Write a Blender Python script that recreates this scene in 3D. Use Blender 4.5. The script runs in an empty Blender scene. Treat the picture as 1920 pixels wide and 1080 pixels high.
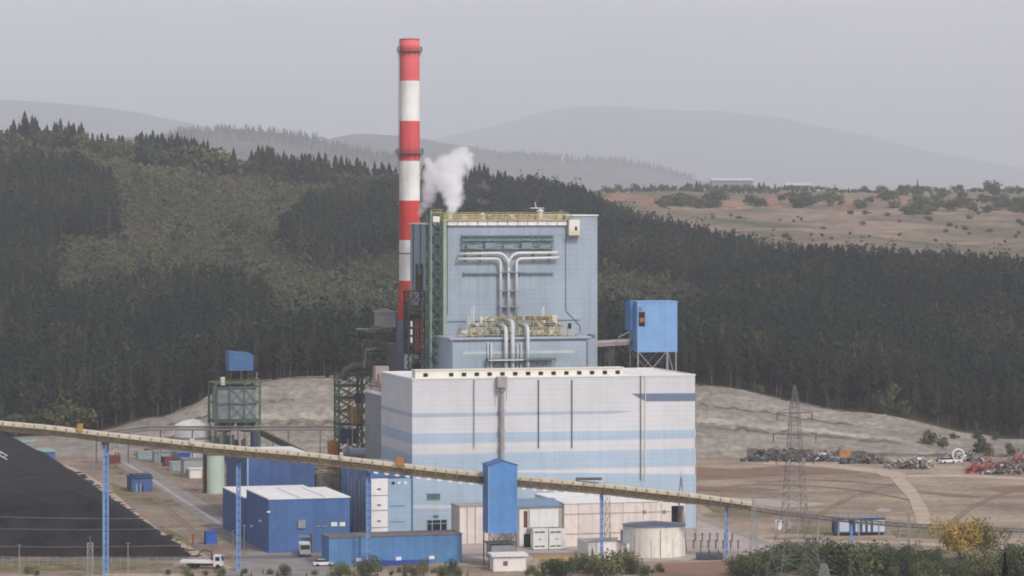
import bpy, math, random
import numpy as np
from mathutils import Vector, Matrix

sc = bpy.context.scene
COL = sc.collection
R = math.radians
rnd = random.Random(7)

# ------------------------------------------------------------------ camera
F = 6000.0            # focal length in photo pixels (1920 wide)
HZ = 380.0            # photo row of the horizon
CZ = 80.0             # camera height above the plant yard
cam_d = bpy.data.cameras.new("camera")
cam = bpy.data.objects.new("camera", cam_d)
COL.objects.link(cam)
cam_d.sensor_width = 36.0
cam_d.lens = 36.0 * F / 1920.0
cam_d.shift_y = -(540.0 - HZ) / 1920.0
cam_d.clip_start = 1.0
cam_d.clip_end = 60000.0
cam.location = (0, 0, CZ)
cam.rotation_euler = (R(90), 0, 0)
sc.camera = cam

# ------------------------------------------------------------------ world, sun, exposure
SUN = Vector((0.42, -0.62, 0.66)).normalized()       # direction towards the sun
SUN_E = math.asin(SUN.z)
SUN_A = math.atan2(SUN.x, SUN.y)
w = bpy.data.worlds.new("World")
sc.world = w
w.use_nodes = True
wn = w.node_tree.nodes
wl = w.node_tree.links
for n in list(wn):
    wn.remove(n)
sky = wn.new("ShaderNodeTexSky")
sky.sky_type = 'NISHITA'
sky.sun_disc = False
sky.sun_elevation = SUN_E
sky.sun_rotation = SUN_A
sky.air_density = 1.0
sky.dust_density = 1.7
sky.ozone_density = 1.0
hs = wn.new("ShaderNodeHueSaturation")
hs.inputs['Saturation'].default_value = 0.22
tint = wn.new("ShaderNodeMix")
tint.data_type = 'RGBA'
tint.blend_type = 'MULTIPLY'
tint.inputs[0].default_value = 1.0
tint.inputs[7].default_value = (1.01, 0.96, 1.055, 1)
bg = wn.new("ShaderNodeBackground")
bg.inputs['Strength'].default_value = 0.15
wo = wn.new("ShaderNodeOutputWorld")
wl.new(sky.outputs[0], hs.inputs['Color'])
wl.new(hs.outputs[0], tint.inputs[6])
# faint uneven high cloud
wtc = wn.new("ShaderNodeTexCoord")
wmp = wn.new("ShaderNodeMapping"); wmp.inputs['Scale'].default_value = (6.0, 6.0, 30.0)
wno = wn.new("ShaderNodeTexNoise"); wno.inputs['Scale'].default_value = 1.0; wno.inputs['Detail'].default_value = 5
wmr = wn.new("ShaderNodeMapRange"); wmr.inputs[1].default_value = 0.3; wmr.inputs[2].default_value = 0.7; wmr.inputs[3].default_value = 0.9; wmr.inputs[4].default_value = 1.1
wml = wn.new("ShaderNodeVectorMath"); wml.operation = 'SCALE'
wl.new(wtc.outputs['Generated'], wmp.inputs['Vector']); wl.new(wmp.outputs[0], wno.inputs['Vector']); wl.new(wno.outputs['Fac'], wmr.inputs[0])
wl.new(tint.outputs[2], wml.inputs[0]); wl.new(wmr.outputs[0], wml.inputs['Scale'])
wl.new(wml.outputs[0], bg.inputs['Color'])
wl.new(bg.outputs[0], wo.inputs['Surface'])

sun_d = bpy.data.lights.new("sun", 'SUN')
sun_d.energy = 1.9
sun_d.angle = R(5)
sun_d.color = (1.0, 0.95, 0.88)
sun = bpy.data.objects.new("sun", sun_d)
COL.objects.link(sun)
sun.rotation_euler = SUN.to_track_quat('Z', 'Y').to_euler()
sun.location = (0, 0, 300)

sc.view_settings.view_transform = 'Standard'
sc.view_settings.look = 'None'
sc.view_settings.gamma = 1.0
sc.view_settings.exposure = 0.07
cy = sc.cycles
cy.use_denoising = True
cy.max_bounces = 14
cy.diffuse_bounces = 2
cy.glossy_bounces = 2
cy.transmission_bounces = 2
cy.volume_bounces = 12
cy.transparent_max_bounces = 6
cy.filter_width = 1.9
cy.volume_step_rate = 0.6
cy.volume_max_steps = 256
HAZE_DENSITY = 1.02e-4
HAZE_COL = (0.915, 0.955, 1.0, 1)

# ------------------------------------------------------------------ helpers
def S(r, g, b, k=1.0):
    """sRGB 0-255 to a linear colour."""
    o = []
    for c in (r, g, b):
        c /= 255.0
        c = c / 12.92 if c <= 0.04045 else ((c + 0.055) / 1.055) ** 2.4
        o.append(min(1.0, c * k))
    return (o[0], o[1], o[2], 1.0)

MATS = {}
def mat(name, col, rough=0.75, siding=0.0, dirt=0.12, scale=0.25, streak=0.0, metal=0.0, col2=None, bump=0.0, ribs=0.0):
    """Procedural paint / earth / metal: noise dirt, vertical streaks, cladding lines."""
    if name in MATS:
        return MATS[name]
    m = bpy.data.materials.new(name)
    m.use_nodes = True
    nt = m.node_tree
    N, L = nt.nodes, nt.links
    b = N['Principled BSDF']
    b.inputs['Roughness'].default_value = rough
    b.inputs['Metallic'].default_value = metal
    b.inputs['Specular IOR Level'].default_value = 0.25
    tc = N.new('ShaderNodeTexCoord')
    co = tc.outputs['Object']
    no = N.new('ShaderNodeTexNoise')
    no.inputs['Scale'].default_value = scale
    no.inputs['Detail'].default_value = 6
    no.inputs['Roughness'].default_value = 0.65
    L.new(co, no.inputs['Vector'])
    rp = N.new('ShaderNodeMapRange')
    rp.inputs[1].default_value = 0.3
    rp.inputs[2].default_value = 0.7
    L.new(no.outputs['Fac'], rp.inputs[0])
    mx = N.new('ShaderNodeMix')
    mx.data_type = 'RGBA'
    L.new(rp.outputs[0], mx.inputs[0])
    c2 = col2 or tuple(c * (1 - 2.2 * dirt) for c in col[:3]) + (1,)
    mx.inputs[6].default_value = c2
    mx.inputs[7].default_value = col if col2 else tuple(min(1, c * (1 + 0.35 * dirt)) for c in col[:3]) + (1,)
    out = mx.outputs[2]
    def mul(out, fac_socket, dark):
        q = N.new('ShaderNodeMix'); q.data_type = 'RGBA'; q.blend_type = 'MULTIPLY'
        L.new(fac_socket, q.inputs[0]); L.new(out, q.inputs[6]); q.inputs[7].default_value = (dark, dark, dark * 0.97, 1)
        return q.outputs[2]
    if streak:
        mp = N.new('ShaderNodeMapping'); mp.inputs['Scale'].default_value = (1.0, 1.0, 0.05)
        L.new(co, mp.inputs['Vector'])
        n2 = N.new('ShaderNodeTexNoise'); n2.inputs['Scale'].default_value = 0.9; n2.inputs['Detail'].default_value = 4
        L.new(mp.outputs[0], n2.inputs['Vector'])
        r2 = N.new('ShaderNodeMapRange'); r2.inputs[1].default_value = 0.5; r2.inputs[2].default_value = 0.75
        L.new(n2.outputs['Fac'], r2.inputs[0])
        out = mul(out, r2.outputs[0], 1 - streak)
    if siding or ribs:
        sp = N.new('ShaderNodeSeparateXYZ'); L.new(co, sp.inputs[0])
        if siding:
            src = sp.outputs[2]; per = siding
        else:
            ad = N.new('ShaderNodeMath'); ad.operation = 'ADD'; L.new(sp.outputs[0], ad.inputs[0]); L.new(sp.outputs[1], ad.inputs[1])
            src = ad.outputs[0]; per = ribs
        dv = N.new('ShaderNodeMath'); dv.operation = 'DIVIDE'; dv.inputs[1].default_value = per; L.new(src, dv.inputs[0])
        fr_ = N.new('ShaderNodeMath'); fr_.operation = 'FRACT'; L.new(dv.outputs[0], fr_.inputs[0])
        lt = N.new('ShaderNodeMath'); lt.operation = 'LESS_THAN'; lt.inputs[1].default_value = 0.16; L.new(fr_.outputs[0], lt.inputs[0])
        fl = N.new('ShaderNodeMath'); fl.operation = 'FLOOR'; L.new(dv.outputs[0], fl.inputs[0])
        wn_ = N.new('ShaderNodeTexWhiteNoise'); wn_.noise_dimensions = '1D'; L.new(fl.outputs[0], wn_.inputs['W'])
        f2 = N.new('ShaderNodeMath'); f2.operation = 'MULTIPLY'; f2.inputs[1].default_value = 0.5; L.new(wn_.outputs['Value'], f2.inputs[0])
        out = mul(out, f2.outputs[0], 0.93)
        out = mul(out, lt.outputs[0], 0.93)
    L.new(out, b.inputs['Base Color'])
    if bump:
        bp = N.new('ShaderNodeBump'); bp.inputs['Strength'].default_value = 0.6; bp.inputs['Distance'].default_value = bump
        L.new(no.outputs['Fac'], bp.inputs['Height']); L.new(bp.outputs[0], b.inputs['Normal'])
    MATS[name] = m
    return m

def P(px, py, Y):
    return Vector(((px - 960.0) / F * Y, Y, CZ + (HZ - py) / F * Y))
def Yg(py):
    return CZ * F / (py - HZ)
def G(px, py):
    Y = Yg(py)
    return Vector(((px - 960.0) / F * Y, Y, 0.0))

class Frame:
    """Upright building frame: u along the front, v back into depth, w up."""
    def __init__(s, px, Y, yaw=15.4):
        s.O = Vector(((px - 960.0) / F * Y, Y, 0.0))
        a = R(yaw)
        s.u = Vector((math.cos(a), math.sin(a), 0)); s.v = Vector((-math.sin(a), math.cos(a), 0))
    def w(s, u, v, z):
        return s.O + s.u * u + s.v * v + Vector((0, 0, z))
    def px(s, px, py, v=0.0):
        d = Vector(((px - 960.0) / F, 1.0, (HZ - py) / F)); C = Vector((0, 0, CZ))
        t = (s.O + s.v * v - C).dot(s.v) / d.dot(s.v)
        q = C + d * t
        return (q - s.O).dot(s.u), q.z
    def side(s, px, py, u=0.0):
        d = Vector(((px - 960.0) / F, 1.0, (HZ - py) / F)); C = Vector((0, 0, CZ))
        t = (s.O + s.u * u - C).dot(s.u) / d.dot(s.u)
        q = C + d * t
        return (q - s.O).dot(s.v), q.z
    def rect(s, x0, y0, x1, y1, v=0.0):
        u0 = s.px(x0, (y0 + y1) / 2, v)[0]; u1 = s.px(x1, (y0 + y1) / 2, v)[0]
        z1 = s.px((x0 + x1) / 2, y0, v)[1]; z0 = s.px((x0 + x1) / 2, y1, v)[1]
        return u0, u1, z0, z1
WORLD = Frame(960, 0.0, 0.0)

class MB:
    def __init__(s):
        s.v = []; s.f = []; s.m = []
    def add(s, vs, fs, mi=0):
        o = len(s.v)
        s.v += [tuple(q) for q in vs]
        for f in fs:
            s.f.append([i + o for i in f]); s.m.append(mi)
        return s
    def box(s, fr, u0, u1, v0, v1, z0, z1, mi=0):
        c = [fr.w(u, v, z) for z in (z0, z1) for v in (v0, v1) for u in (u0, u1)]
        return s.add(c, [(0, 2, 3, 1), (4, 5, 7, 6), (0, 1, 5, 4), (1, 3, 7, 5), (3, 2, 6, 7), (2, 0, 4, 6)], mi)
    def face_box(s, fr, x0, y0, x1, y1, v=0.0, out=0.1, inn=0.0, mi=0):
        u0, u1, z0, z1 = fr.rect(x0, y0, x1, y1, v)
        return s.box(fr, u0, u1, v - out, v + inn, max(z0, 0.0), z1, mi)
    def poly(s, fr, pts, v, out, mi=0):
        """polygon drawn on the facade plane (photo pixels), given a thin thickness"""
        q = [fr.px(x, y, v) for x, y in pts]
        n = len(q)
        a = [fr.w(u, v - out, z) for u, z in q]; b = [fr.w(u, v, z) for u, z in q]
        return s.add(a + b, [tuple(range(n))[::-1], tuple(range(n, 2 * n))] + [(i, (i + 1) % n, n + (i + 1) % n, n + i) for i in range(n)], mi)
    def beam(s, a, b, r, mi=0, n=4):
        return s.tube([a, b], r, n, mi)
    def tube(s, pts, r, n=8, mi=0, caps=True):
        pts = [Vector(p) for p in pts]
        rs = r if isinstance(r, (list, tuple)) else [r] * len(pts)
        o = len(s.v); k = len(pts)
        ref = None
        for i, p in enumerate(pts):
            t = ((pts[min(i + 1, k - 1)] - p).normalized() + (p - pts[max(i - 1, 0)]).normalized())
            t = t.normalized() if t.length > 1e-6 else Vector((0, 0, 1))
            if ref is None:
                ref = Vector((0, 0, 1)) if abs(t.z) < 0.9 else Vector((1, 0, 0))
            x = t.cross(ref).normalized(); y = x.cross(t).normalized()
            ref = y
            for j in range(n):
                a = 2 * math.pi * (j + 0.5) / n
                s.v.append(tuple(p + (x * math.cos(a) + y * math.sin(a)) * rs[i]))
        for i in range(k - 1):
            for j in range(n):
                s.f.append([o + i * n + j, o + i * n + (j + 1) % n, o + (i + 1) * n + (j + 1) % n, o + (i + 1) * n + j]); s.m.append(mi)
        if caps:
            s.f.append([o + j for j in range(n)][::-1]); s.m.append(mi)
            s.f.append([o + (k - 1) * n + j for j in range(n)]); s.m.append(mi)
        return s
    def lathe(s, c, prof, n=24, mi=0):
        """prof = [(radius, z)...] bottom to top, mi may be a list per ring"""
        o = len(s.v)
        for r, z in prof:
            for j in range(n):
                a = 2 * math.pi * j / n
                s.v.append((c[0] + r * math.cos(a), c[1] + r * math.sin(a), z))
        for i in range(len(prof) - 1):
            for j in range(n):
                s.f.append([o + i * n + j, o + i * n + (j + 1) % n, o + (i + 1) * n + (j + 1) % n, o + (i + 1) * n + j])
                s.m.append(mi[i] if isinstance(mi, list) else mi)
        e = mi[-1] if isinstance(mi, list) else mi
        s.f.append([o + j for j in range(n)][::-1]); s.m.append(mi[0] if isinstance(mi, list) else mi)
        s.f.append([o + (len(prof) - 1) * n + j for j in range(n)]); s.m.append(e)
        return s
    def truss(s, fr, u0, u1, v0, v1, z0, z1, step, r=0.12, rb=0.08, mi=0, faces="ulr"):
        """lattice tower: four posts, floors of beams and X braces"""
        cs = [(u0, v0), (u1, v0), (u1, v1), (u0, v1)]
        for u, v in cs:
            s.beam(fr.w(u, v, z0), fr.w(u, v, z1), r, mi)
        n = max(1, round((z1 - z0) / step))
        for i in range(n + 1):
            z = z0 + (z1 - z0) * i / n
            zn = z0 + (z1 - z0) * (i + 1) / n
            for k in range(4):
                a, b = cs[k], cs[(k + 1) % 4]
                s.beam(fr.w(*a, z), fr.w(*b, z), rb, mi)
                if i < n:
                    s.beam(fr.w(*a, z), fr.w(*b, zn), rb * 0.8, mi)
                    s.beam(fr.w(*b, z), fr.w(*a, zn), rb * 0.8, mi)
        return s
    def rail(s, pts, h=1.1, r=0.05, step=2.0, mi=0):
        pts = [Vector(p) for p in pts]
        for a, b in zip(pts, pts[1:]):
            for k in (0.5, 1.0):
                s.beam(a + Vector((0, 0, h * k)), b + Vector((0, 0, h * k)), r, mi)
            n = max(1, int((b - a).length / step))
            for i in range(n + 1):
                p = a.lerp(b, i / n)
                s.beam(p, p + Vector((0, 0, h)), r, mi)
        return s
    def build(s, name, mats, parent=None, label=None, smooth=False):
        if not isinstance(mats, (list, tuple)):
            mats = [mats]
        me = bpy.data.meshes.new(name)
        off = Vector(parent['_loc']) if parent is not None and '_loc' in parent else Vector((0, 0, 0))
        me.from_pydata([(a - off.x, b - off.y, c - off.z) for a, b, c in s.v], [], s.f)
        for m in mats:
            me.materials.append(m)
        me.polygons.foreach_set('material_index', s.m)
        if smooth:
            me.polygons.foreach_set('use_smooth', [True] * len(s.f))
        me.update()
        o = bpy.data.objects.new(name, me)
        COL.objects.link(o)
        if parent is not None:
            o.parent = parent
            if '_loc' in parent:
                o['_loc'] = parent['_loc']
        if label:
            o['label'] = label
        return o

def thing(name, label, cat, loc=(0, 0, 0), group=None):
    o = bpy.data.objects.new(name, None)
    o.empty_display_size = 1.0
    COL.objects.link(o)
    o.location = loc
    o['_loc'] = tuple(float(c) for c in loc)
    o['label'] = label; o['category'] = cat
    if group:
        o['group'] = group
    return o
def tag(o, label, cat, group=None):
    o['label'] = label; o['category'] = cat
    if group:
        o['group'] = group
    return o
def single(mb, name, mats, loc, label, cat, group=None, smooth=False):
    """a thing that is one mesh, origin at its base"""
    mb.v = [(a - loc[0], b - loc[1], c - loc[2]) for a, b, c in mb.v]
    o = mb.build(name, mats, None, None, smooth)
    o.location = loc
    return tag(o, label, cat, group)
def structure(o, label=None, kind='structure'):
    o['kind'] = kind
    if label:
        o['label'] = label
    return o
def dup(root, loc, rz=0.0, sc_=(1, 1, 1), label=None, group=None):
    r = root.copy(); COL.objects.link(r)
    r.location = loc; r.rotation_euler = (0, 0, rz); r.scale = sc_
    if label:
        r['label'] = label
    if group:
        r['group'] = group
    for ch in root.children:
        c = ch.copy(); COL.objects.link(c); c.parent = r
        for g in ch.children:
            d = g.copy(); COL.objects.link(d); d.parent = c
    return r

# ------------------------------------------------------------------ materials
K = 1.0
M_white = mat('white_cladding', S(216, 217, 219), siding=1.15, dirt=0.05, streak=0.08, scale=0.12)
M_stripe_light = mat('light_blue_cladding', S(178, 198, 214), siding=1.15, dirt=0.05, streak=0.12, scale=0.12)
M_stripe_thin = mat('grey_blue_cladding', S(180, 190, 204), siding=1.15, dirt=0.04)
M_stripe_navy = mat('navy_cladding', S(112, 128, 150), siding=1.15, dirt=0.04)
M_boiler = mat('blue_grey_cladding', S(164, 178, 190), siding=1.3, dirt=0.08, streak=0.16, scale=0.15)
M_trim = mat('dark_trim', S(96, 112, 132), dirt=0.1)
M_cream = mat('cream_roof', S(232, 228, 212), dirt=0.06)
M_roof = mat('pale_roof', S(238, 238, 234), dirt=0.08, scale=0.3)
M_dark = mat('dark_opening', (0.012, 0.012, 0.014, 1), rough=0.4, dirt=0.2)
M_pipe = mat('silver_pipe', S(226, 224, 218), rough=0.45, dirt=0.08)
M_green = mat('green_steel', S(92, 124, 94), dirt=0.2, scale=0.6)
M_green_pale = mat('pale_green_steel', S(152, 172, 152), dirt=0.12)
M_green_dark = mat('dark_green_steel', S(56, 70, 58), dirt=0.2, scale=0.6)
M_greygreen = mat('grey_green_panel', S(150, 168, 172), dirt=0.12, scale=0.5)
M_yellow = mat('yellow_railing', S(200, 186, 134), dirt=0.15)
M_yellow2 = mat('yellow_machine', S(188, 160, 88), dirt=0.2, scale=0.8)
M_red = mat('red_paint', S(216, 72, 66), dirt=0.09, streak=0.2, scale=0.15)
M_chwhite = mat('white_paint', S(240, 240, 234), dirt=0.09, streak=0.2, scale=0.15)
M_steelgrey = mat('grey_steel', S(150, 152, 156), dirt=0.12, scale=0.5)
M_concrete = mat('concrete', S(166, 164, 160), dirt=0.12, scale=0.3, streak=0.15)
M_bluegrey = mat('blue_grey_concrete', S(140, 152, 168), dirt=0.1, scale=0.3, streak=0.15)
M_greywall = mat('grey_wall', S(168, 168, 166), dirt=0.1, scale=0.2, siding=1.2)
M_blue = mat('bright_blue_cladding', S(100, 152, 210), dirt=0.1, ribs=0.9, streak=0.2)
M_blue_mid = mat('mid_blue_cladding', S(80, 116, 168), dirt=0.1, ribs=0.9, streak=0.2)
M_blue_deep = mat('deep_blue_cladding', S(76, 104, 154), dirt=0.1, ribs=0.9, streak=0.2)
M_blue_low = mat('blue_wall_paint', S(96, 142, 190), dirt=0.1, streak=0.2, ribs=1.1)
M_blue_steel = mat('blue_steel', S(132, 168, 216), dirt=0.12)
M_lightblue = mat('light_blue_panel', S(160, 186, 208), dirt=0.06, siding=1.4)
M_beige = mat('beige_concrete', S(236, 224, 214), dirt=0.1, streak=0.22, scale=0.25)
M_beige2 = mat('cream_plaster', S(240, 234, 226), dirt=0.08, streak=0.12)
M_tank = mat('cream_tank', S(242, 236, 222), dirt=0.08, streak=0.25, scale=0.3)
M_tankroof = mat('grey_tank_roof', S(130, 142, 156), dirt=0.1)
M_palegreen = mat('pale_green_tank', S(196, 216, 198), dirt=0.06, streak=0.1)
M_rust = mat('brown_rust', S(112, 72, 62), dirt=0.25, scale=0.8)
M_hood = mat('beige_hood', S(214, 204, 182), dirt=0.14, scale=0.5, ribs=1.6)
M_truss = mat('tan_truss', S(136, 122, 100), dirt=0.25, scale=0.6)
M_orange = mat('orange_brown', S(188, 128, 66), dirt=0.2)
M_galv = mat('galvanised_steel', S(166, 164, 162), dirt=0.12)
M_galv_dark = mat('weathered_steel', S(104, 102, 102), dirt=0.12)
M_glass = mat('dark_glass', (0.02, 0.025, 0.03, 1), rough=0.15, dirt=0.1)
M_rubber = mat('rubber', (0.02, 0.02, 0.02, 1), dirt=0.1)
M_carwhite = mat('white_car_paint', S(226, 226, 226), rough=0.35, dirt=0.03)
M_cargrey = mat('grey_car_paint', S(120, 124, 130), rough=0.35, dirt=0.03)
M_carblue = mat('blue_car_paint', S(60, 96, 160), rough=0.35, dirt=0.03)
M_carred = mat('red_car_paint', S(150, 40, 36), rough=0.35, dirt=0.03)
M_blue_box = mat('royal_blue_paint', S(52, 92, 176), dirt=0.06)
M_navy = mat('navy_steel', S(56, 72, 108), dirt=0.1)
M_coal = mat('coal', (0.006, 0.006, 0.007, 1), rough=0.95, scale=0.18, col2=(0.030, 0.027, 0.028, 1), bump=1.2)
pass
M_road = mat('gravel_road', S(168, 158, 148), rough=0.95, scale=0.2, col2=S(138, 128, 118))
M_asphalt = mat('old_asphalt', S(154, 150, 146), rough=0.95, scale=0.15, col2=S(126, 120, 114))
M_concpad = mat('pale_concrete_pad', S(190, 180, 172), rough=0.95, scale=0.15, col2=S(160, 148, 138))
M_track = mat('dirt_track', S(196, 180, 160), rough=0.95, scale=0.15, col2=S(168, 150, 130))
M_darksoil = mat('dark_soil', S(118, 96, 82), rough=0.95, scale=0.1, col2=S(144, 122, 102))
M_skyblue = mat('pale_blue_cladding', S(134, 176, 222), dirt=0.07, ribs=0.9, streak=0.14)
M_red_up = mat('upper_red_paint', S(234, 112, 112), dirt=0.09, streak=0.2, scale=0.15)  # paler, pinker red of the topmost chimney band
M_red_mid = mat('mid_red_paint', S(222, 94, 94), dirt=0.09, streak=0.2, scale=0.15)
# ------------------------------------------------------------------ terrain
E_PX = [-1500, -200, 150, 290, 400, 430, 500, 560, 640, 960, 1305, 1400, 1500, 1620, 1700, 1850, 1900, 2000, 3400]
E_PY = [824, 824, 815, 785, 745, 725, 712, 707, 704, 704, 721, 735, 755, 778, 795, 815, 829, 832, 832]
Y0, Y1 = 1005.0, 1055.0
HILL = {   # photo column: (distance, photo row of the bare ground)
    -1500: [(1100, 805), (1300, 650), (1500, 520), (1700, 400), (1900, 292), (2000, 262), (2150, 268), (2600, 330), (3200, 372)],
    0: [(1100, 805), (1300, 650), (1500, 520), (1700, 400), (1900, 296), (2000, 268), (2150, 274), (2600, 330), (3200, 372)],
    150: [(1100, 800), (1300, 645), (1500, 525), (1700, 410), (1900, 312), (2000, 288), (2150, 292), (2600, 338), (3200, 374)],
    300: [(1150, 755), (1300, 640), (1500, 530), (1700, 425), (1900, 338), (2000, 314), (2150, 318), (2600, 350), (3200, 376)],
    450: [(1150, 700), (1300, 630), (1500, 535), (1700, 435), (1900, 358), (2000, 334), (2150, 336), (2600, 360), (3200, 378)],
    550: [(1150, 690), (1300, 620), (1500, 540), (1700, 450), (1900, 374), (2030, 350), (2150, 352), (2600, 368), (3200, 378)],
    740: [(1150, 690), (1300, 625), (1500, 560), (1700, 470), (1900, 395), (2080, 360), (2200, 360), (2600, 372), (3200, 380)],
    950: [(1150, 688), (1300, 622), (1500, 560), (1700, 480), (1900, 412), (2150, 374), (2300, 372), (2600, 374), (3200, 378)],
    1130: [(1200, 665), (1350, 595), (1500, 545), (1700, 485), (1900, 432), (2100, 400), (2300, 385), (2600, 371), (3200, 358)],
    1320: [(1200, 685), (1400, 600), (1600, 525), (1750, 480), (1900, 448), (2100, 418), (2300, 396), (2600, 377), (3200, 357)],
    1600: [(1200, 712), (1300, 640), (1450, 552), (1600, 500), (1750, 470), (2000, 432), (2300, 400), (2600, 379), (3200, 357)],
    1900: [(1200, 722), (1300, 652), (1450, 562), (1600, 508), (1750, 482), (2000, 440), (2300, 406), (2600, 383), (3200, 358)],
    3400: [(1200, 722), (1300, 652), (1450, 562), (1600, 508), (1750, 482), (2000, 440), (2300, 406), (2600, 383), (3200, 358)],
}
_c = sorted(HILL)
_Yg = np.arange(1055.0, 3201.0, 15.0)
def _col(px):
    e = np.interp(px, E_PX, E_PY)
    ys = [Y1] + [a for a, _ in HILL[px]]
    zs = [max(0.0, CZ + (HZ - e) * Y1 / F)] + [CZ + (HZ - b) * a / F for a, b in HILL[px]]
    z = np.interp(_Yg, ys, zs)
    k = np.ones(7) / 7
    zp = np.pad(z, 3, mode='edge')
    return np.convolve(zp, k, 'valid')
_tab = np.array([_col(p) for p in _c])
def zfun(X, Y):
    """terrain height"""
    X = np.asarray(X, float); Y = np.asarray(Y, float)
    px = 960 + X * F / np.maximum(Y, 1.0)
    yi = np.clip((Y - 1055.0) / 15.0, 0, len(_Yg) - 1.001)
    y0 = yi.astype(int); fy = yi - y0
    ci = np.clip(np.searchsorted(_c, px) - 1, 0, len(_c) - 2)
    ca = np.array(_c, float)
    fx = np.clip((px - ca[ci]) / (ca[ci + 1] - ca[ci]), 0, 1)
    fx = fx * fx * (3 - 2 * fx)
    g = lambda i, j: _tab[i, j]
    z = (g(ci, y0) * (1 - fy) + g(ci, y0 + 1) * fy) * (1 - fx) + (g(ci + 1, y0) * (1 - fy) + g(ci + 1, y0 + 1) * fy) * fx
    und = 1.3 * np.sin(X * 0.045 + Y * 0.013) + 1.1 * np.sin(Y * 0.037 - X * 0.021 + 1.7) + 0.7 * np.sin(X * 0.11 + 0.6) * np.sin(Y * 0.09)
    z = z + und * np.clip((Y - 1090) / 120, 0, 1)
    zt = np.maximum(0.0, CZ + (HZ - np.interp(px, E_PX, E_PY)) * Y1 / F)
    t = np.clip((Y - Y0) / (Y1 - Y0), 0, 1)
    f = np.interp(t, [0, .2, .36, .5, .66, .8, 1], [0, .36, .38, .68, .70, .93, 1])
    zz = zt * f + 0.35 * np.sin(X * 0.35 + Y * .2) * np.sin(X * .13) * np.clip(t * 8, 0, 1) * np.clip(zt / 4, 0, 1) * np.clip((1 - t) * 6, 0, 1)
    z = np.where(Y < Y1, zz, z)
    return z

def grid_mesh(name, X, Y, Z, m, pick=None):
    r, c = X.shape
    me = bpy.data.meshes.new(name)
    idx = np.arange(r * c).reshape(r, c)
    q = np.stack([idx[:-1, :-1], idx[:-1, 1:], idx[1:, 1:], idx[1:, :-1]], -1).reshape(-1, 4)
    if pick is not None:
        q = q[pick.reshape(-1)]
    me.from_pydata(np.stack([X, Y, Z], -1).reshape(-1, 3).tolist(), [], q.tolist())
    me.materials.append(m)
    me.polygons.foreach_set('use_smooth', [True] * len(me.polygons))
    o = bpy.data.objects.new(name, me); COL.objects.link(o)
    o['kind'] = 'structure'
    return o

def earth(name, cols, scale, stretch=(1, 1, 1), rough=0.95, bump=0.5, bscale=1.0, mid=0.06, mamt=0.2, mstretch=(1, 1, 1)):
    m = bpy.data.materials.new(name); m.use_nodes = True
    N, L = m.node_tree.nodes, m.node_tree.links
    b = N['Principled BSDF']; b.inputs['Roughness'].default_value = rough; b.inputs['Specular IOR Level'].default_value = 0.1
    tc = N.new('ShaderNodeTexCoord')
    mp = N.new('ShaderNodeMapping'); mp.inputs['Scale'].default_value = stretch; L.new(tc.outputs['Object'], mp.inputs['Vector'])
    no = N.new('ShaderNodeTexNoise'); no.inputs['Scale'].default_value = scale; no.inputs['Detail'].default_value = 8; no.inputs['Roughness'].default_value = 0.62
    L.new(mp.outputs[0], no.inputs['Vector'])
    cr = N.new('ShaderNodeValToRGB')
    el = cr.color_ramp.elements
    while len(el) < len(cols):
        el.new(0.5)
    for i, c in enumerate(cols):
        el[i].position = 0.32 + 0.36 * i / (len(cols) - 1); el[i].color = c
    L.new(no.outputs['Fac'], cr.inputs[0])
    n2 = N.new('ShaderNodeTexNoise'); n2.inputs['Scale'].default_value = bscale; n2.inputs['Detail'].default_value = 5; L.new(tc.outputs['Object'], n2.inputs['Vector'])
    mr = N.new('ShaderNodeMapRange'); mr.inputs[1].default_value = 0.35; mr.inputs[2].default_value = 0.7; mr.inputs[3].default_value = 0.72; mr.inputs[4].default_value = 1.12
    L.new(n2.outputs['Fac'], mr.inputs[0])
    mx = N.new('ShaderNodeMix'); mx.data_type = 'RGBA'; mx.blend_type = 'MULTIPLY'; mx.inputs[0].default_value = 1.0
    L.new(cr.outputs[0], mx.inputs[6])
    n3 = N.new('ShaderNodeTexNoise'); n3.inputs['Scale'].default_value = mid; n3.inputs['Detail'].default_value = 6; n3.inputs['Roughness'].default_value = 0.7
    mp3 = N.new('ShaderNodeMapping'); mp3.inputs['Scale'].default_value = mstretch; L.new(tc.outputs['Object'], mp3.inputs['Vector']); L.new(mp3.outputs[0], n3.inputs['Vector'])
    m3 = N.new('ShaderNodeMapRange'); m3.inputs[1].default_value = 0.38; m3.inputs[2].default_value = 0.66; m3.inputs[3].default_value = 1.0 - mamt; m3.inputs[4].default_value = 1.0 + mamt * .4
    L.new(n3.outputs['Fac'], m3.inputs[0])
    mm = N.new('ShaderNodeMath'); mm.operation = 'MULTIPLY'; L.new(mr.outputs[0], mm.inputs[0]); L.new(m3.outputs[0], mm.inputs[1]); mr = mm
    cb = N.new('ShaderNodeCombineColor')
    for i in range(3):
        L.new(mr.outputs[0], cb.inputs[i])
    L.new(cb.outputs[0], mx.inputs[7])
    L.new(mx.outputs[2], b.inputs['Base Color'])
    bp = N.new('ShaderNodeBump'); bp.inputs['Distance'].default_value = bump; bp.inputs['Strength'].default_value = 0.7
    L.new(n2.outputs['Fac'], bp.inputs['Height']); L.new(bp.outputs[0], b.inputs['Normal'])
    return m

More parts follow.
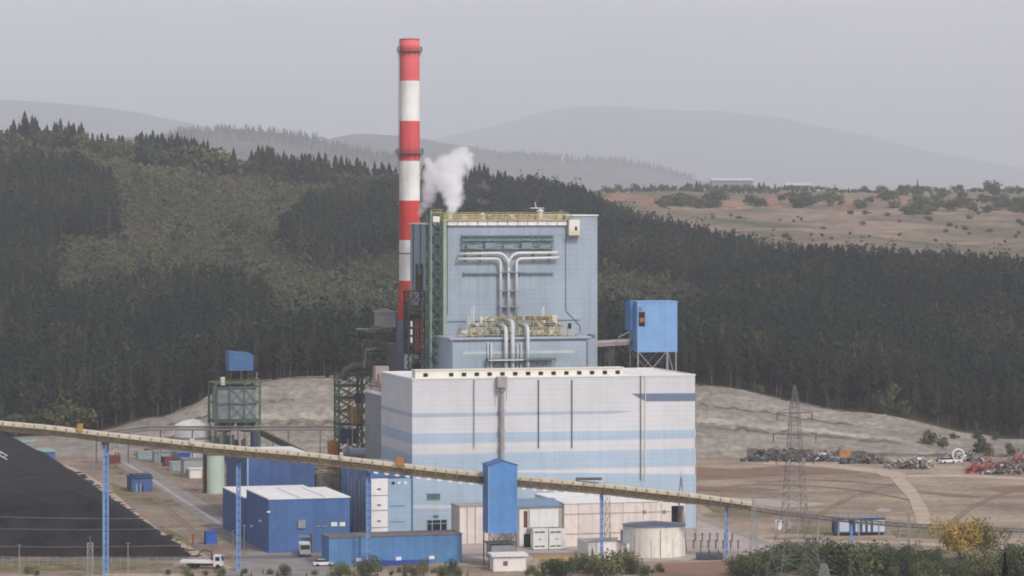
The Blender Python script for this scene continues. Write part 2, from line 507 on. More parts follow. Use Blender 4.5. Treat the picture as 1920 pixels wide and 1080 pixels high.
M_ground = earth('yard_ground', [S(138, 120, 108), S(164, 146, 128), S(182, 164, 142), S(196, 182, 162)], 0.02, bscale=0.5, mid=0.07, mamt=.3, mstretch=(.35, 1, 1))
M_yard = earth('yard_dirt', [S(132, 116, 104), S(150, 134, 118), S(166, 150, 132), S(156, 150, 126)], 0.03, bscale=0.6, mid=0.1, mamt=.28)
M_bank = earth('cut_bank_earth', [S(138, 131, 120), S(152, 145, 134), S(162, 155, 143), S(172, 165, 152)], 0.05, (.5, .5, 6), bscale=0.5, mid=0.3, mamt=.22, mstretch=(.5, .5, 4))
M_hill = earth('hill_undergrowth', [S(58, 58, 46), S(78, 74, 56), S(92, 84, 62), S(104, 92, 70)], 0.012, bscale=0.2)
M_field = earth('dry_field', [S(92, 98, 80), S(126, 118, 98), S(156, 136, 118), S(182, 158, 138)], 0.016, (.7, 0.5, 1), bscale=0.12, mid=0.03, mamt=.3, mstretch=(.5, .8, 1))
M_scar = earth('red_earth', [S(138, 110, 90), S(160, 120, 96), S(176, 138, 110)], 0.02, bscale=0.1)
M_grassland = earth('lower_slope', [S(62, 66, 44), S(84, 80, 58), S(110, 96, 72)], 0.05, bscale=0.4)

# flat plant ground with the camera hill in front
gx = np.concatenate([np.arange(-900, -300, 60), np.arange(-300, 300, 12), np.arange(300, 901, 60)])
gy = np.concatenate([np.arange(-300, 600, 30), np.arange(600, 700, 8), np.arange(700, 1006, 15), [1005.0]])
gy = np.unique(gy)
GX, GY = np.meshgrid(gx, gy)
GZ = np.interp(GY, [-300, 0, 120, 400, 640, 672, 1100], [70, 66, 55, 22.5, 2.0, 0.0, 0.0]) + np.where(GY < 660, 0.6 * np.sin(GX * .05) * np.sin(GY * .04), 0)
grid_mesh('ground', GX, GY, GZ, M_ground)
grid_mesh('lower_slope', GX, GY, GZ + 0.05, M_grassland, (GY[:-1, :-1] < 676))

# fan shaped terrain beyond the yard
fpx = np.concatenate([np.arange(-1500, -200, 100), np.arange(-200, 2150, 14), np.arange(2150, 3401, 100)])
fy = np.concatenate([np.arange(1005, 1056, 2.5), np.arange(1060, 1300, 8), np.arange(1300, 3201, 20)])
FPX, FY = np.meshgrid(fpx, fy)
FX = (FPX - 960) / F * FY
FZ = zfun(FX, FY)
cy_ = (FY[:-1, :-1] + FY[1:, 1:]) / 2; cx_ = (FPX[:-1, :-1] + FPX[1:, 1:]) / 2
bank = cy_ < 1055
fld = (~bank) & (cx_ > 1135) & (cy_ > 1500 + np.clip((1330 - cx_) * 2.2, 0, 500))
_wv = 90 * np.sin(cx_ * .05) + 60 * np.sin(cx_ * .13 + 1)
orr = fld & (cy_ > 2430 + _wv) & (cy_ < 2700 + _wv * .5) & (((cx_ < 1262) & (cx_ > 1130)) | ((cx_ > 1345) & (cx_ < 1460)) | ((cx_ > 1540) & (cx_ < 1610)) | ((cx_ > 1640) & (cx_ < 1720)))
grid_mesh('embankment', FX, FY, FZ, M_bank, bank)
grid_mesh('hillside', FX, FY, FZ, M_hill, (~bank) & (~fld))
grid_mesh('field', FX, FY, FZ, M_field, fld & ~orr)
grid_mesh('earth_scar', FX, FY, FZ, M_scar, orr)
# low plain that carries everything to the horizon
PXg, PYg = np.meshgrid(np.linspace(-17000, 17000, 15), np.linspace(-400, 32000, 15))
grid_mesh('plain', PXg, PYg, PXg * 0 - 6.0, M_hill)

def far_hill(name, prof, Y, depth, m, rough, seed, pad=1.0):
    """a distant ridge: crest row given in photo pixels at distance Y"""
    r_ = np.random.RandomState(seed)
    p = np.arange(prof[0][0], prof[-1][0] + 1, 8.0)
    top = np.interp(p, [a for a, _ in prof], [b for _, b in prof])
    k = np.ones(9) / 9
    top = np.convolve(np.pad(top, 4, mode='edge'), k, 'valid')
    zc = np.maximum(0, CZ + (HZ - top) * Y / F)
    t = np.linspace(-1, 1, 49)
    T, ZC = np.meshgrid(t, zc, indexing='ij')
    YY = Y + T * depth
    XX = (p[None, :] - 960) / F * Y + T * 0
    sh = np.where(T < 0, (1 - np.abs(T) ** 1.25), (1 - T ** 2))
    n = np.zeros_like(ZC)
    for f_, a_ in ((1, 1), (2.3, .5), (5.1, .25), (9.7, .12)):
        n += a_ * np.sin(XX / Y * 40 * f_ + r_.rand() * 6 + 2 * np.sin(T * 3 * f_)) * np.sin(T * 6 * f_ + r_.rand() * 6)
    Z = (ZC + 8) * sh - 8 + n * rough * (1 - np.abs(T)) * np.clip(np.abs(T) * 6, 0, 1)
    return grid_mesh(name, XX, YY, Z, m)
M_far = earth('far_hill_woods', [S(62, 70, 58), S(80, 84, 66), S(110, 104, 84)], 0.0016, bscale=0.01)
far_hill('mountain', [(-400, 330), (500, 300), (760, 272), (860, 250), (950, 232), (1050, 211), (1120, 204), (1220, 205), (1330, 208), (1420, 216), (1520, 234), (1620, 252), (1700, 272), (1800, 298), (1920, 322), (2300, 350), (2900, 372)], 25000, 5500, M_far, 70, 3)
far_hill('mountain', [(-1400, 240), (-500, 190), (0, 186), (120, 194), (230, 206), (330, 226), (400, 242), (520, 268), (700, 320), (900, 372)], 18500, 4000, M_far, 50, 5)
far_hill('hill', [(-800, 330), (-100, 300), (200, 262), (330, 248), (430, 244), (520, 248), (600, 262), (640, 276), (740, 296), (900, 350), (980, 374)], 8000, 2000, M_far, 24, 8)
far_hill('hill', [(420, 374), (560, 290), (640, 252), (700, 250), (760, 258), (860, 274), (930, 290), (1000, 292), (1080, 300), (1160, 302), (1230, 316), (1300, 336), (1420, 358), (1600, 372)], 12000, 2600, M_far, 28, 11)

# ------------------------------------------------------------------ tree templates
NR = np.random.RandomState(11)
def conifer(n_whorl=13, per=6, r0=0.17, pw=0.8, trunk=0.13, seed=0, ragged=0.35):
    q = np.random.RandomState(seed)
    V = []; Fc = []
    def tri(a, b, c):
        i = len(V); V.extend([a, b, c]); Fc.append((i, i + 1, i + 2))
    for i in range(n_whorl):
        t = (i + q.rand() * .6) / n_whorl
        z = trunk + (1 - trunk) * t
        rr = r0 * (1 - t) ** pw * (0.75 + .25 * min(1, t * 8)) + 0.012
        for j in range(per):
            a = 2 * math.pi * (j + q.rand() * .8) / per + i
            L_ = rr * (1 - ragged * q.rand() * 1.3)
            dz = -0.035 - 0.05 * q.rand()
            wd = 0.42 + .35 * q.rand()
            p0 = (0.1 * L_ * math.cos(a), 0.1 * L_ * math.sin(a), z + 0.035)
            p1 = (L_ * math.cos(a - wd * .5), L_ * math.sin(a - wd * .5), z + dz + .02 * q.rand())
            p2 = (L_ * 1.05 * math.cos(a + wd * .5), L_ * 1.05 * math.sin(a + wd * .5), z + dz - .02 * q.rand())
            tri(p0, p1, p2)
            tri((p0[0], p0[1], p0[2] - .05), ((p1[0] + p2[0]) / 2, (p1[1] + p2[1]) / 2, z + dz - 0.03), p1)
    tri((-0.008, 0, .9), (0.008, 0, .9), (0, 0, 1.0))
    tri((0, -0.008, .9), (0, 0.008, .9), (0, 0, 1.0))
    return np.array(V), np.array(Fc)
def broad(n=90, rx=.34, rz=.42, zc=.56, size=.13, seed=0, lumps=6):
    q = np.random.RandomState(seed)
    L_ = [(q.randn(3) * np.array([rx, rx, rz]) * .45 + np.array([0, 0, zc]), .45 + .4 * q.rand()) for _ in range(lumps)]
    V = []; Fc = []
    for i in range(n):
        c, s_ = L_[q.randint(lumps)]
        d = q.randn(3); d /= np.linalg.norm(d)
        p = c + d * np.array([rx, rx, rz]) * s_ * (.55 + .45 * q.rand())
        p[2] = max(p[2], .04)
        a = q.randn(3); a /= np.linalg.norm(a); b_ = np.cross(a, d); b_ /= (np.linalg.norm(b_) + 1e-6)
        a = np.cross(d, b_)
        tl = .5 * q.randn(2)
        b_ = b_ + d * tl[0]; a = a + d * tl[1]
        s2 = size * (.6 + .8 * q.rand())
        k = len(V)
        V += [p + b_ * s2 * .6, p - b_ * s2 * .6, p + a * s2, ]
        Fc.append((k, k + 1, k + 2))
        V += [p - a * s2 * .8]
        Fc.append((k + 1, k, k + 3))
    return np.array(V), np.array(Fc)

def foliage_mat(name, cols, attr=None, rough=0.9, nsc=0.35):
    m = bpy.data.materials.new(name); m.use_nodes = True
    N, L = m.node_tree.nodes, m.node_tree.links
    b = N['Principled BSDF']; b.inputs['Roughness'].default_value = rough; b.inputs['Specular IOR Level'].default_value = 0.12
    cr = N.new('ShaderNodeValToRGB'); el = cr.color_ramp.elements
    while len(el) < len(cols):
        el.new(.5)
    for i, c in enumerate(cols):
        el[i].position = i / (len(cols) - 1); el[i].color = c
    if attr:
        a = N.new('ShaderNodeAttribute'); a.attribute_name = attr; src = a.outputs['Fac']
    else:
        a = N.new('ShaderNodeObjectInfo'); src = a.outputs['Random']
    tc = N.new('ShaderNodeTexCoord'); no = N.new('ShaderNodeTexNoise'); no.inputs['Scale'].default_value = nsc if attr else nsc * 16; no.inputs['Detail'].default_value = 3
    L.new(tc.outputs['Object'], no.inputs['Vector'])
    ad = N.new('ShaderNodeMath'); ad.operation = 'ADD'; L.new(src, ad.inputs[0])
    su = N.new('ShaderNodeMath'); su.operation = 'MULTIPLY_ADD'; su.inputs[1].default_value = 1.0; su.inputs[2].default_value = -0.5; L.new(no.outputs['Fac'], su.inputs[0])
    L.new(su.outputs[0], ad.inputs[1])
    L.new(ad.outputs[0], cr.inputs[0])
    L.new(cr.outputs[0], b.inputs['Base Color'])
    return m

def scatter(name, temps, X, Y, Z, H, W, tintv, m):
    """many plants merged into ONE stuff mesh"""
    Vs = []; Fs = []; Ts = []; off = 0
    n = len(X)
    which = NR.randint(len(temps), size=n)
    for k, (V, Fc) in enumerate(temps):
        ids = np.nonzero(which == k)[0]
        if len(ids) == 0:
            continue
        a = NR.rand(len(ids)) * 6.283
        ca, sa = np.cos(a)[:, None], np.sin(a)[:, None]
        lean = NR.randn(len(ids), 2) * 0.02
        x = (V[:, 0] * ca - V[:, 1] * sa) * W[ids][:, None] + X[ids][:, None] + lean[:, :1] * V[:, 2] * H[ids][:, None]
        y = (V[:, 0] * sa + V[:, 1] * ca) * W[ids][:, None] + Y[ids][:, None] + lean[:, 1:] * V[:, 2] * H[ids][:, None]
        z = V[None, :, 2] * H[ids][:, None] + Z[ids][:, None]
        Vs.append(np.stack([x, y, z], -1).reshape(-1, 3))
        Fs.append((Fc[None] + (np.arange(len(ids)) * len(V))[:, None, None]).reshape(-1, 3) + off)
        Ts.append(np.repeat(tintv[ids], len(V)))
        off += len(ids) * len(V)
    V = np.concatenate(Vs).astype(np.float32); Fc = np.concatenate(Fs).astype(np.int32); T = np.concatenate(Ts).astype(np.float32)
    me = bpy.data.meshes.new(name)
    me.vertices.add(len(V)); me.vertices.foreach_set('co', V.ravel())
    me.loops.add(len(Fc) * 3); me.loops.foreach_set('vertex_index', Fc.ravel())
    me.polygons.add(len(Fc)); me.polygons.foreach_set('loop_start', np.arange(len(Fc), dtype=np.int32) * 3)
    me.update(calc_edges=True)
    at = me.attributes.new('tint', 'FLOAT', 'POINT'); at.data.foreach_set('value', T)
    me.materials.append(m)
    o = bpy.data.objects.new(name, me); COL.objects.link(o)
    o['kind'] = 'stuff'
    return o

def inside(px, py, poly):
    r_ = np.zeros(px.shape, bool); n = len(poly)
    for i in range(n):
        x0, y0 = poly[i]; x1, y1 = poly[(i + 1) % n]
        c = ((y0 > py) != (y1 > py)) & (px < (x1 - x0) * (py - y0) / ((y1 - y0) + 1e-9) + x0)
        r_ ^= c
    return r_
def project(X, Y, Z):
    return 960 + X * F / Y, HZ + (CZ - Z) * F / Y

DARK = [
    [(-600, 275), (60, 292), (150, 305), (210, 330), (222, 410), (104, 415), (102, 550), (0, 562), (-600, 600)],
    [(525, 425), (560, 385), (620, 362), (760, 350), (1000, 350), (1000, 470), (900, 460), (760, 440), (700, 450), (600, 472)],
    [(-600, 590), (0, 572), (100, 562), (170, 545), (250, 528), (330, 518), (400, 512), (470, 528), (508, 560), (512, 612), (640, 612), (760, 596), (990, 590), (990, 900), (-600, 900)],
    [(990, 330), (1100, 340), (1135, 372), (1250, 402), (1340, 424), (1440, 444), (1500, 450), (3000, 470), (3000, 950), (990, 950), (990, 590), (1290, 580), (1345, 565), (1375, 535), (1310, 505), (1200, 480), (1120, 478), (990, 470)],
]
EDGE_PX = [1100, 1125, 1200, 1260, 1340, 1440, 1480, 1600, 1920, 3400]
EDGE_PY = [352, 366, 392, 404, 424, 446, 450, 455, 474, 480]

def jitter_fan(ymin, ymax, s, pmin=-520, pmax=2440):
    out = []
    y = ymin
    while y < ymax:
        x0 = (pmin - 960) / F * y; x1 = (pmax - 960) / F * y
        n = int((x1 - x0) / s)
        xs = x0 + (np.arange(n) + NR.rand(n)) * s
        out.append(np.stack([xs, y + (NR.rand(n) - .5) * s * 1.1], -1))
        y += s
    return np.concatenate(out)

# dark plantation pines
pts = jitter_fan(1062, 2110, 5.4)
X, Y = pts[:, 0], pts[:, 1]
Z = zfun(X, Y)
H = 12.5 + 8.5 * NR.rand(len(X)) ** .8 + 1.8 * np.sin(X * .03) * np.sin(Y * .02)
px, pyg = project(X, Y, Z)
_, pyt = project(X, Y, Z + H)
_, pym = project(X, Y, Z + H * .65)
dk = np.zeros(len(X), bool)
for pl in DARK:
    dk |= inside(px, pym, pl)
ztop = np.interp(px, E_PX, E_PY)
ok = dk & (pyt > np.where(px > 1100, np.interp(px, EDGE_PX, EDGE_PY), 0)) & (Z > 0.5)
ok &= ~((px > -50) & (px < 150) & (Y < 1110) & (NR.rand(len(X)) < .5))
DX, DY, DZ, DH = X[ok], Y[ok], Z[ok], H[ok]
DT = np.clip(.42 + .2 * NR.randn(len(DX)) + .3 * np.sin(DX * .03 + 2 + np.sin(DY * .02)) * np.sin(DY * .026 + 1) + .12 * np.sin(DX * .11) , 0, 1)
dpx, dpy = project(DX, DY, DZ)

# the nearest pines of the right hand wood and lower slope become individuals
front = (DY < 1150) & (dpx > 1270) & (dpx < 1960) & (DZ < zfun(DX, DY * 0 + 1056) + 8)
front |= (DY < 1120) & (dpx > 120) & (dpx < 640)
order = np.argsort(DY + 1e6 * (~front))
ids = order[:int(min(front.sum(), 150))]
is_ind = np.zeros(len(DX), bool); is_ind[ids] = True

M_pine = foliage_mat('pine_needles', [S(22, 34, 32), S(34, 46, 37), S(48, 57, 41), S(72, 74, 50)], 'tint', nsc=.12)
M_pine_obj = foliage_mat('pine_needles_single', [S(28, 37, 34), S(40, 48, 38), S(56, 60, 44)])
M_young = foliage_mat('young_eucalyptus', [S(68, 76, 56), S(86, 91, 64), S(100, 101, 70), S(112, 108, 86)], 'tint', nsc=.05)
M_scrub = foliage_mat('scrub', [S(54, 64, 48), S(76, 84, 56), S(98, 96, 62)])
M_bark = mat('bark', S(96, 84, 76), dirt=0.2, scale=2.0)
T_con = [conifer(14, 7, seed=i, r0=.15 + .02 * (i % 3), pw=.36 + .1 * (i % 4), ragged=.75) for i in range(8)]
T_mix = T_con + T_con + [conifer(20, 9, seed=90 + i, r0=.13, pw=.3 + .1 * i, ragged=.8) for i in range(3)] + [broad(n=230, rx=.15, rz=.42, zc=.56, size=.034, seed=200 + i, lumps=9) for i in range(4)]
scatter('forest', T_mix, DX[~is_ind], DY[~is_ind], DZ[~is_ind], DH[~is_ind], DH[~is_ind] * (.95 + .5 * NR.rand((~is_ind).sum())), DT[~is_ind], M_pine)['label'] = 'dark pine plantation covering the slopes behind the power station'

# lighter young plantation
pts = jitter_fan(1100, 2030, 3.5, -420, 1500)
X, Y = pts[:, 0], pts[:, 1]
Z = zfun(X, Y)
H = 2.6 + 3.4 * NR.rand(len(X)) ** 1.5
px, pyg = project(X, Y, Z)
_, pym = project(X, Y, Z + H * .6)
dk = np.zeros(len(X), bool)
for pl in DARK:
    dk |= inside(px, pym - 12, pl)
dens = np.sin(X * .05 + np.sin(Y * .03)) * np.sin(Y * .04 + 1) + .5 * np.sin(X * .13 + Y * .1)
ok = (~dk) & (px < 1420) & (Z > 1) & (NR.rand(len(X)) < .72 + .3 * dens)
ok &= (px < 1000) | (Y < 1650)
T_br = [broad(n=44, size=.12, rx=.3, rz=.44, seed=20 + i, lumps=5) for i in range(6)]
tn = np.clip(.5 + .1 * NR.randn(len(X)) + .25 * np.sin(X * .022) * np.sin(Y * .02 + .4) + .0007 * (Y - 1600), 0, 1)
big = NR.rand(len(X)) < .045
H = np.where(big, H * 2.0, H)
tn = np.where(big, tn * .25, tn)
scatter('young_plantation', T_br, X[ok], Y[ok], Z[ok], H[ok], H[ok] * (.8 + .35 * NR.rand(ok.sum())), tn[ok], M_young)['label'] = 'pale green and brown young tree plantation on the hillside'

# distant woods on the far ridges
def ridge_wood(name, n, p0, p1, prof, Y, spread, h, label):
    p = p0 + (p1 - p0) * NR.rand(n)
    top = np.interp(p, [a for a, _ in prof], [b for _, b in prof])
    z = CZ + (HZ - top) * Y / F
    yy = Y - spread * NR.rand(n) ** 1.5
    t = (yy - Y) / (spread * 5)
    zz = (z + 8) * (1 - np.abs(t) ** 1.25) - 9
    o = scatter(name, T_con, (p - 960) / F * Y, yy, zz, h * (.6 + .8 * NR.rand(n)), h * 1.6 * np.ones(n), NR.rand(n), M_pine)
    o['label'] = label
ridge_wood('forest', 700, 330, 900, [(200, 262), (330, 248), (430, 244), (520, 248), (600, 262), (640, 276), (740, 296), (900, 350)], 8000, 400, 15, 'hazy conifer wood along the middle ridge behind the nearer trees')
ridge_wood('forest', 500, 880, 1300, [(640, 252), (700, 250), (760, 258), (860, 274), (930, 290), (1000, 292), (1080, 300), (1160, 302), (1230, 316), (1300, 336)], 12000, 520, 19, 'faint bluish wood on the distant ridge under the mountain')

# ------------------------------------------------------------------ individual trees
def mesh_np(name, V, Fc, m, parent):
    me = bpy.data.meshes.new(name)
    me.from_pydata(V.tolist(), [], Fc.tolist()); me.materials.append(m)
    o = bpy.data.objects.new(name, me); COL.objects.link(o); o.parent = parent
    return o
def tree_proto(name, temp, m, trunk_h, trunk_r, limbs=3, seed=0):
    q = random.Random(seed)
    root = thing(name, 'x', 'tree')
    mesh_np('crown', temp[0], temp[1], m, root)
    mb = MB()
    mb.tube([(0, 0, -.02), (0.004, 0, trunk_h * .5), (0, 0.003, trunk_h)], [trunk_r, trunk_r * .75, trunk_r * .3], 6)
    for i in range(limbs):
        a = q.random() * 6.28; z = trunk_h * (.4 + .4 * q.random()); l = .12 + .1 * q.random()
        mb.tube([(0, 0, z), (l * math.cos(a), l * math.sin(a), z + l * .7)], [trunk_r * .45, trunk_r * .15], 4)
    mb.build('trunk', M_bark, root)
    return root
PROTO = {}
for i in range(4):
    PROTO['pine', i] = tree_proto('pine_tree', conifer(22, 10, .17 + .03 * i, .62 + .12 * (i % 2), seed=40 + i, trunk=.1 + .03 * (i % 2), ragged=.5), M_pine_obj, .95, .011, 3, i)
for i in range(2):
    PROTO['tall', i] = tree_proto('pine_tree', conifer(17, 8, .15, .5, seed=60 + i, trunk=.34, ragged=.6), M_pine_obj, .95, .012, 2, i)
for i in range(4):
    PROTO['bush', i] = tree_proto('shrub', broad(420, .5, .42, .5, .085, seed=70 + i, lumps=11), M_scrub, .5, .02, 4, i)
for i in range(3):
    PROTO['round', i] = tree_proto('broadleaf_tree', broad(360, .36, .36, .6, .075, seed=80 + i, lumps=10), M_scrub, .6, .022, 5, i)
used = set()
def plant(kind, i, x, y, z, h, wf, label, group, cat='tree'):
    p = PROTO[kind, i]
    rz = rnd.random() * 6.28
    if (kind, i) in used:
        o = dup(p, (x, y, z), rz, (h * wf, h * wf, h))
    else:
        used.add((kind, i)); o = p
        o.location = (x, y, z); o.rotation_euler = (0, 0, rz); o.scale = (h * wf, h * wf, h)
    o['label'] = label; o['group'] = group; o['category'] = cat
    if '_loc' in o:
        del o['_loc']
    return o

# front rows
for k in ids:
    g = 'pines at the edge of the wood behind the scrap yard' if dpx[k] > 1000 else 'pines at the edge of the wood behind the coal yard'
    lb = 'dark pine with bare lower trunk at the wood edge above the pale embankment' if dpx[k] > 1000 else 'dark pine at the wood edge beyond the coal yard conveyor'
    plant('tall', k % 2, float(DX[k]), float(DY[k]), float(DZ[k]) - .3, float(DH[k]), 1.0 + .25 * rnd.random(), lb, g)

# skyline of the near ridge
def skyline(runs, Y, group, label, kinds):
    for (p0, p1, t0, t1, n) in runs:
        for j in range(n):
            f_ = (j + .15 + .7 * rnd.random()) / n
            pxx = p0 + (p1 - p0) * f_
            yy = Y + rnd.uniform(-45, 25)
            x = (pxx - 960) / F * yy
            z = float(zfun(x, yy))
            top = t0 + (t1 - t0) * f_ + rnd.uniform(-2, 16)
            h = max(5.0, CZ + (HZ - top) * yy / F - z)
            kd = kinds[rnd.randrange(len(kinds))]
            plant(kd[0], kd[1], x, yy, z - .4, h, rnd.uniform(.9, 1.35), label, group)
CON = [('pine', i) for i in range(4)]
skyline([(-120, 0, 226, 222, 8), (0, 40, 226, 220, 5), (40, 76, 205, 214, 5), (78, 112, 230, 222, 4), (112, 155, 218, 222, 7), (155, 258, 246, 250, 10),
         (258, 392, 234, 254, 22), (385, 440, 274, 274, 6), (440, 470, 300, 300, 3), (470, 600, 268, 280, 20), (600, 748, 280, 306, 20), (790, 880, 300, 316, 10),
         (880, 1000, 298, 328, 15), (1000, 1130, 326, 358, 15)], 2030,
        'conifers along the crest of the near ridge', 'dark conifer standing against the haze on the crest of the near wooded ridge', CON)
RND = [('round', i) for i in range(3)]
skyline([(-60, 40, 240, 238, 8), (76, 160, 240, 240, 7), (150, 260, 256, 262, 12), (260, 400, 262, 274, 12), (400, 480, 290, 304, 6), (470, 750, 296, 322, 16)], 2000,
        'rounded trees along the crest of the near ridge', 'rounded grey green tree among the conifers on the crest of the near wooded ridge', RND)
# skyline of the field plateau
skyline([(1130, 1200, 348, 346, 7), (1200, 1310, 340, 338, 12), (1310, 1320, 326, 326, 1), (1320, 1400, 342, 346, 9), (1400, 1500, 338, 346, 12), (1500, 1620, 344, 348, 10),
         (1620, 1740, 350, 352, 8), (1790, 1940, 346, 350, 8)], 3050,
        'conifers along the far edge of the dry field', 'small dark conifer in the row along the far edge of the dry field', CON)
skyline([(1130, 1320, 346, 342, 30), (1320, 1620, 344, 348, 46), (1620, 1960, 346, 348, 50)], 3020,
        'round trees along the far edge of the dry field', 'small round tree in the row along the far edge of the dry field', RND)
def field_plant(kind, i, pxx, base, h_px, wf, label, group, cat):
    ys = np.arange(1480, 3190, 5.0)
    x = (pxx - 960) / F * ys
    _, r_ = project(x, ys, zfun(x, ys))
    k = int(np.argmin(np.abs(r_ - base)))
    plant(kind, i, float(x[k]), float(ys[k]), float(zfun(x[k], ys[k])) - .2, h_px * float(ys[k]) / F, wf, label, group, cat)
for pxx, b, h in [(1720, 372, 38)]:
    field_plant('pine', 1, pxx, b, h, .6, 'slender dark tree, tallest on the far edge of the dry field', 'single field trees', 'tree')
for pxx, b, h in [(1768, 378, 22), (1802, 380, 22), (1864, 378, 40)]:
    field_plant('round', rnd.randrange(3), pxx, b, h, 1.2, {1768: 'round dark tree beside the slender tree on the field edge', 1802: 'small round tree between the slender tree and the big round tree', 1864: 'big round dark tree on the field edge near the picture border'}[pxx], 'single field trees', 'tree')
for j in range(100):
    f_ = j / 100
    pxx = rnd.choice([rnd.uniform(1690, 1830), rnd.uniform(1240, 1350), rnd.uniform(1840, 1990), rnd.uniform(1400, 1700)])
    b = rnd.uniform(374, 392) if pxx < 1690 else rnd.uniform(382, 404)
    field_plant(rnd.choice(['bush', 'round']), rnd.randrange(3), pxx, b, rnd.uniform(12, 22), rnd.uniform(1.2, 2.0), 'dark bush in the loose thicket across the upper dry field', 'bushes of the upper field', 'shrub')
for j in range(44):
    field_plant('bush', rnd.randrange(4), rnd.uniform(1330, 1960), rnd.uniform(400, 455), rnd.uniform(4, 10), rnd.uniform(.9, 1.6), 'small dark bush dotted on the open dry field', 'bushes dotted on the field', 'shrub')

# bushes at the foot of the hills
for pxx, py_, h in [(1660, 790, 50), (1690, 800, 34), (1640, 782, 24), (1425, 742, 16), (1560, 770, 18)]:
    yy = 1058; x = (pxx - 960) / F * yy
    plant('bush', rnd.randrange(4), x, yy, float(zfun(x, yy)) - .2, h * yy / F, .8, {1660: 'largest grey green bush on the lip of the pale embankment', 1690: 'grey green bush beside the largest bush on the embankment lip', 1640: 'low bush before the largest bush on the embankment lip', 1425: 'small bush on the embankment lip behind the lattice pylon', 1560: 'low bush on the embankment lip between pylon and large bush'}[pxx], 'bushes on the embankment lip', 'shrub')
for j in range(16):
    pxx = rnd.uniform(0, 160); yy = rnd.uniform(1058, 1085); x = (pxx - 960) / F * yy
    plant('round', rnd.randrange(3), x, yy, float(zfun(x, yy)) - .2, rnd.uniform(5, 12), rnd.uniform(.9, 1.3), 'olive green tree at the foot of the wood above the long conveyor', 'trees at the foot of the wood', 'tree')
for j in range(12):
    pxx = rnd.uniform(1720, 1960); yy = 1005 + rnd.uniform(0, 40); x = (pxx - 960) / F * yy
    plant('bush', rnd.randrange(4), x, yy, float(zfun(x, yy)) - .2, rnd.uniform(2, 4.5), 1.1, 'low bush on the embankment behind the scrap heaps', 'bushes behind the scrap heaps', 'shrub')
# ------------------------------------------------------------------ yard surfaces
def sheet(name, pts, m, z):
    mb = MB()
    q = [G(x, y) for x, y in pts]
    mb.add([(p.x, p.y, z) for p in q], [tuple(range(len(q)))])
    o = mb.build(name, m)
    o['kind'] = 'structure'
    return o
def strip(name, line, wd, m, z):
    q = [G(x, y) for x, y in line]
    # smooth the centre line
    fine = []
    for i in range(len(q) - 1):
        p0, p1, p2, p3 = q[max(i - 1, 0)], q[i], q[i + 1], q[min(i + 2, len(q) - 1)]
        for k in range(8):
            t = k / 8
            fine.append(0.5 * ((2 * p1) + (p2 - p0) * t + (2 * p0 - 5 * p1 + 4 * p2 - p3) * t * t + (3 * p1 - p0 - 3 * p2 + p3) * t ** 3))
    fine.append(q[-1])
    L_, R_ = [], []
    for i, p in enumerate(fine):
        t = (fine[min(i + 1, len(fine) - 1)] - fine[max(i - 1, 0)]).normalized()
        nrm = Vector((-t.y, t.x, 0)); ww = wd * (0.95 + .1 * math.sin(i * .23) + .06 * math.sin(i * .61)) / 2
        L_.append(p + nrm * ww); R_.append(p - nrm * ww)
    mb = MB(); n = len(fine)
    mb.add([(p.x, p.y, z) for p in L_ + R_], [(i, n + i, n + i + 1, i + 1) for i in range(n - 1)])
    o = mb.build(name, m); o['kind'] = 'structure'
    return o
sheet('yard', [(-60, 872), (150, 838), (300, 838), (420, 838), (640, 840), (640, 1000), (480, 1075), (-60, 1075)], M_yard, .03)
strip('dirt_track', [(90, 868), (135, 883), (200, 925), (270, 985), (330, 1022), (410, 1062), (520, 1085)], 4.6, M_track, .06)
strip('road', [(190, 845), (240, 870), (300, 905), (370, 950), (440, 995), (520, 1045), (600, 1082)], 8, M_asphalt, .08)
strip('kerb', [(222, 862), (262, 885), (330, 930), (400, 975), (450, 1010)], 1.3, M_concpad, .14)
strip('path', [(60, 850), (200, 852), (330, 852), (420, 850)], 7, M_asphalt, .07)
sheet('dark_soil', [(1306, 876), (1380, 880), (1480, 872), (1560, 880), (1640, 884), (1560, 890), (1450, 893), (1370, 899), (1306, 901)], M_darksoil, .04)
sheet('dark_soil', [(1850, 915), (1885, 912), (1960, 908), (1960, 922), (1880, 926)], M_darksoil, .04)
sheet('dark_soil', [(1306, 912), (1400, 914), (1470, 918), (1420, 924), (1306, 921)], M_darksoil, .04)
strip('dirt_track', [(1430, 868), (1560, 874), (1660, 886), (1690, 893), (1790, 892), (1880, 896), (1990, 900)], 10, M_track, .06)
strip('dirt_track', [(1672, 884), (1690, 905), (1712, 930), (1725, 955), (1736, 985)], 4.2, M_track, .09)
sheet('pale_pad', [(1306, 962), (1360, 985), (1440, 1012), (1500, 1032), (1306, 1050)], M_concpad, .05)
strip('road', [(1306, 968), (1350, 985), (1420, 1012), (1500, 1045), (1560, 1085)], 3.5, M_road, .09)
strip('road', [(1440, 1014), (1560, 1016), (1700, 1018), (1800, 1026), (1950, 1030)], 5, M_track, .06)
sheet('pale_pad', [(866, 1006), (1300, 992), (1310, 1050), (1060, 1058), (866, 1052)], M_concpad, .04)
sheet('reddish_soil', [(1230, 1058), (1390, 1052), (1400, 1095), (1210, 1095)], mat('reddish_soil', S(150, 116, 96), rough=.95, scale=.1, col2=S(132, 106, 92)), .11)
sheet('road', [(470, 1030), (610, 1040), (640, 1080), (420, 1080)], M_asphalt, .1)

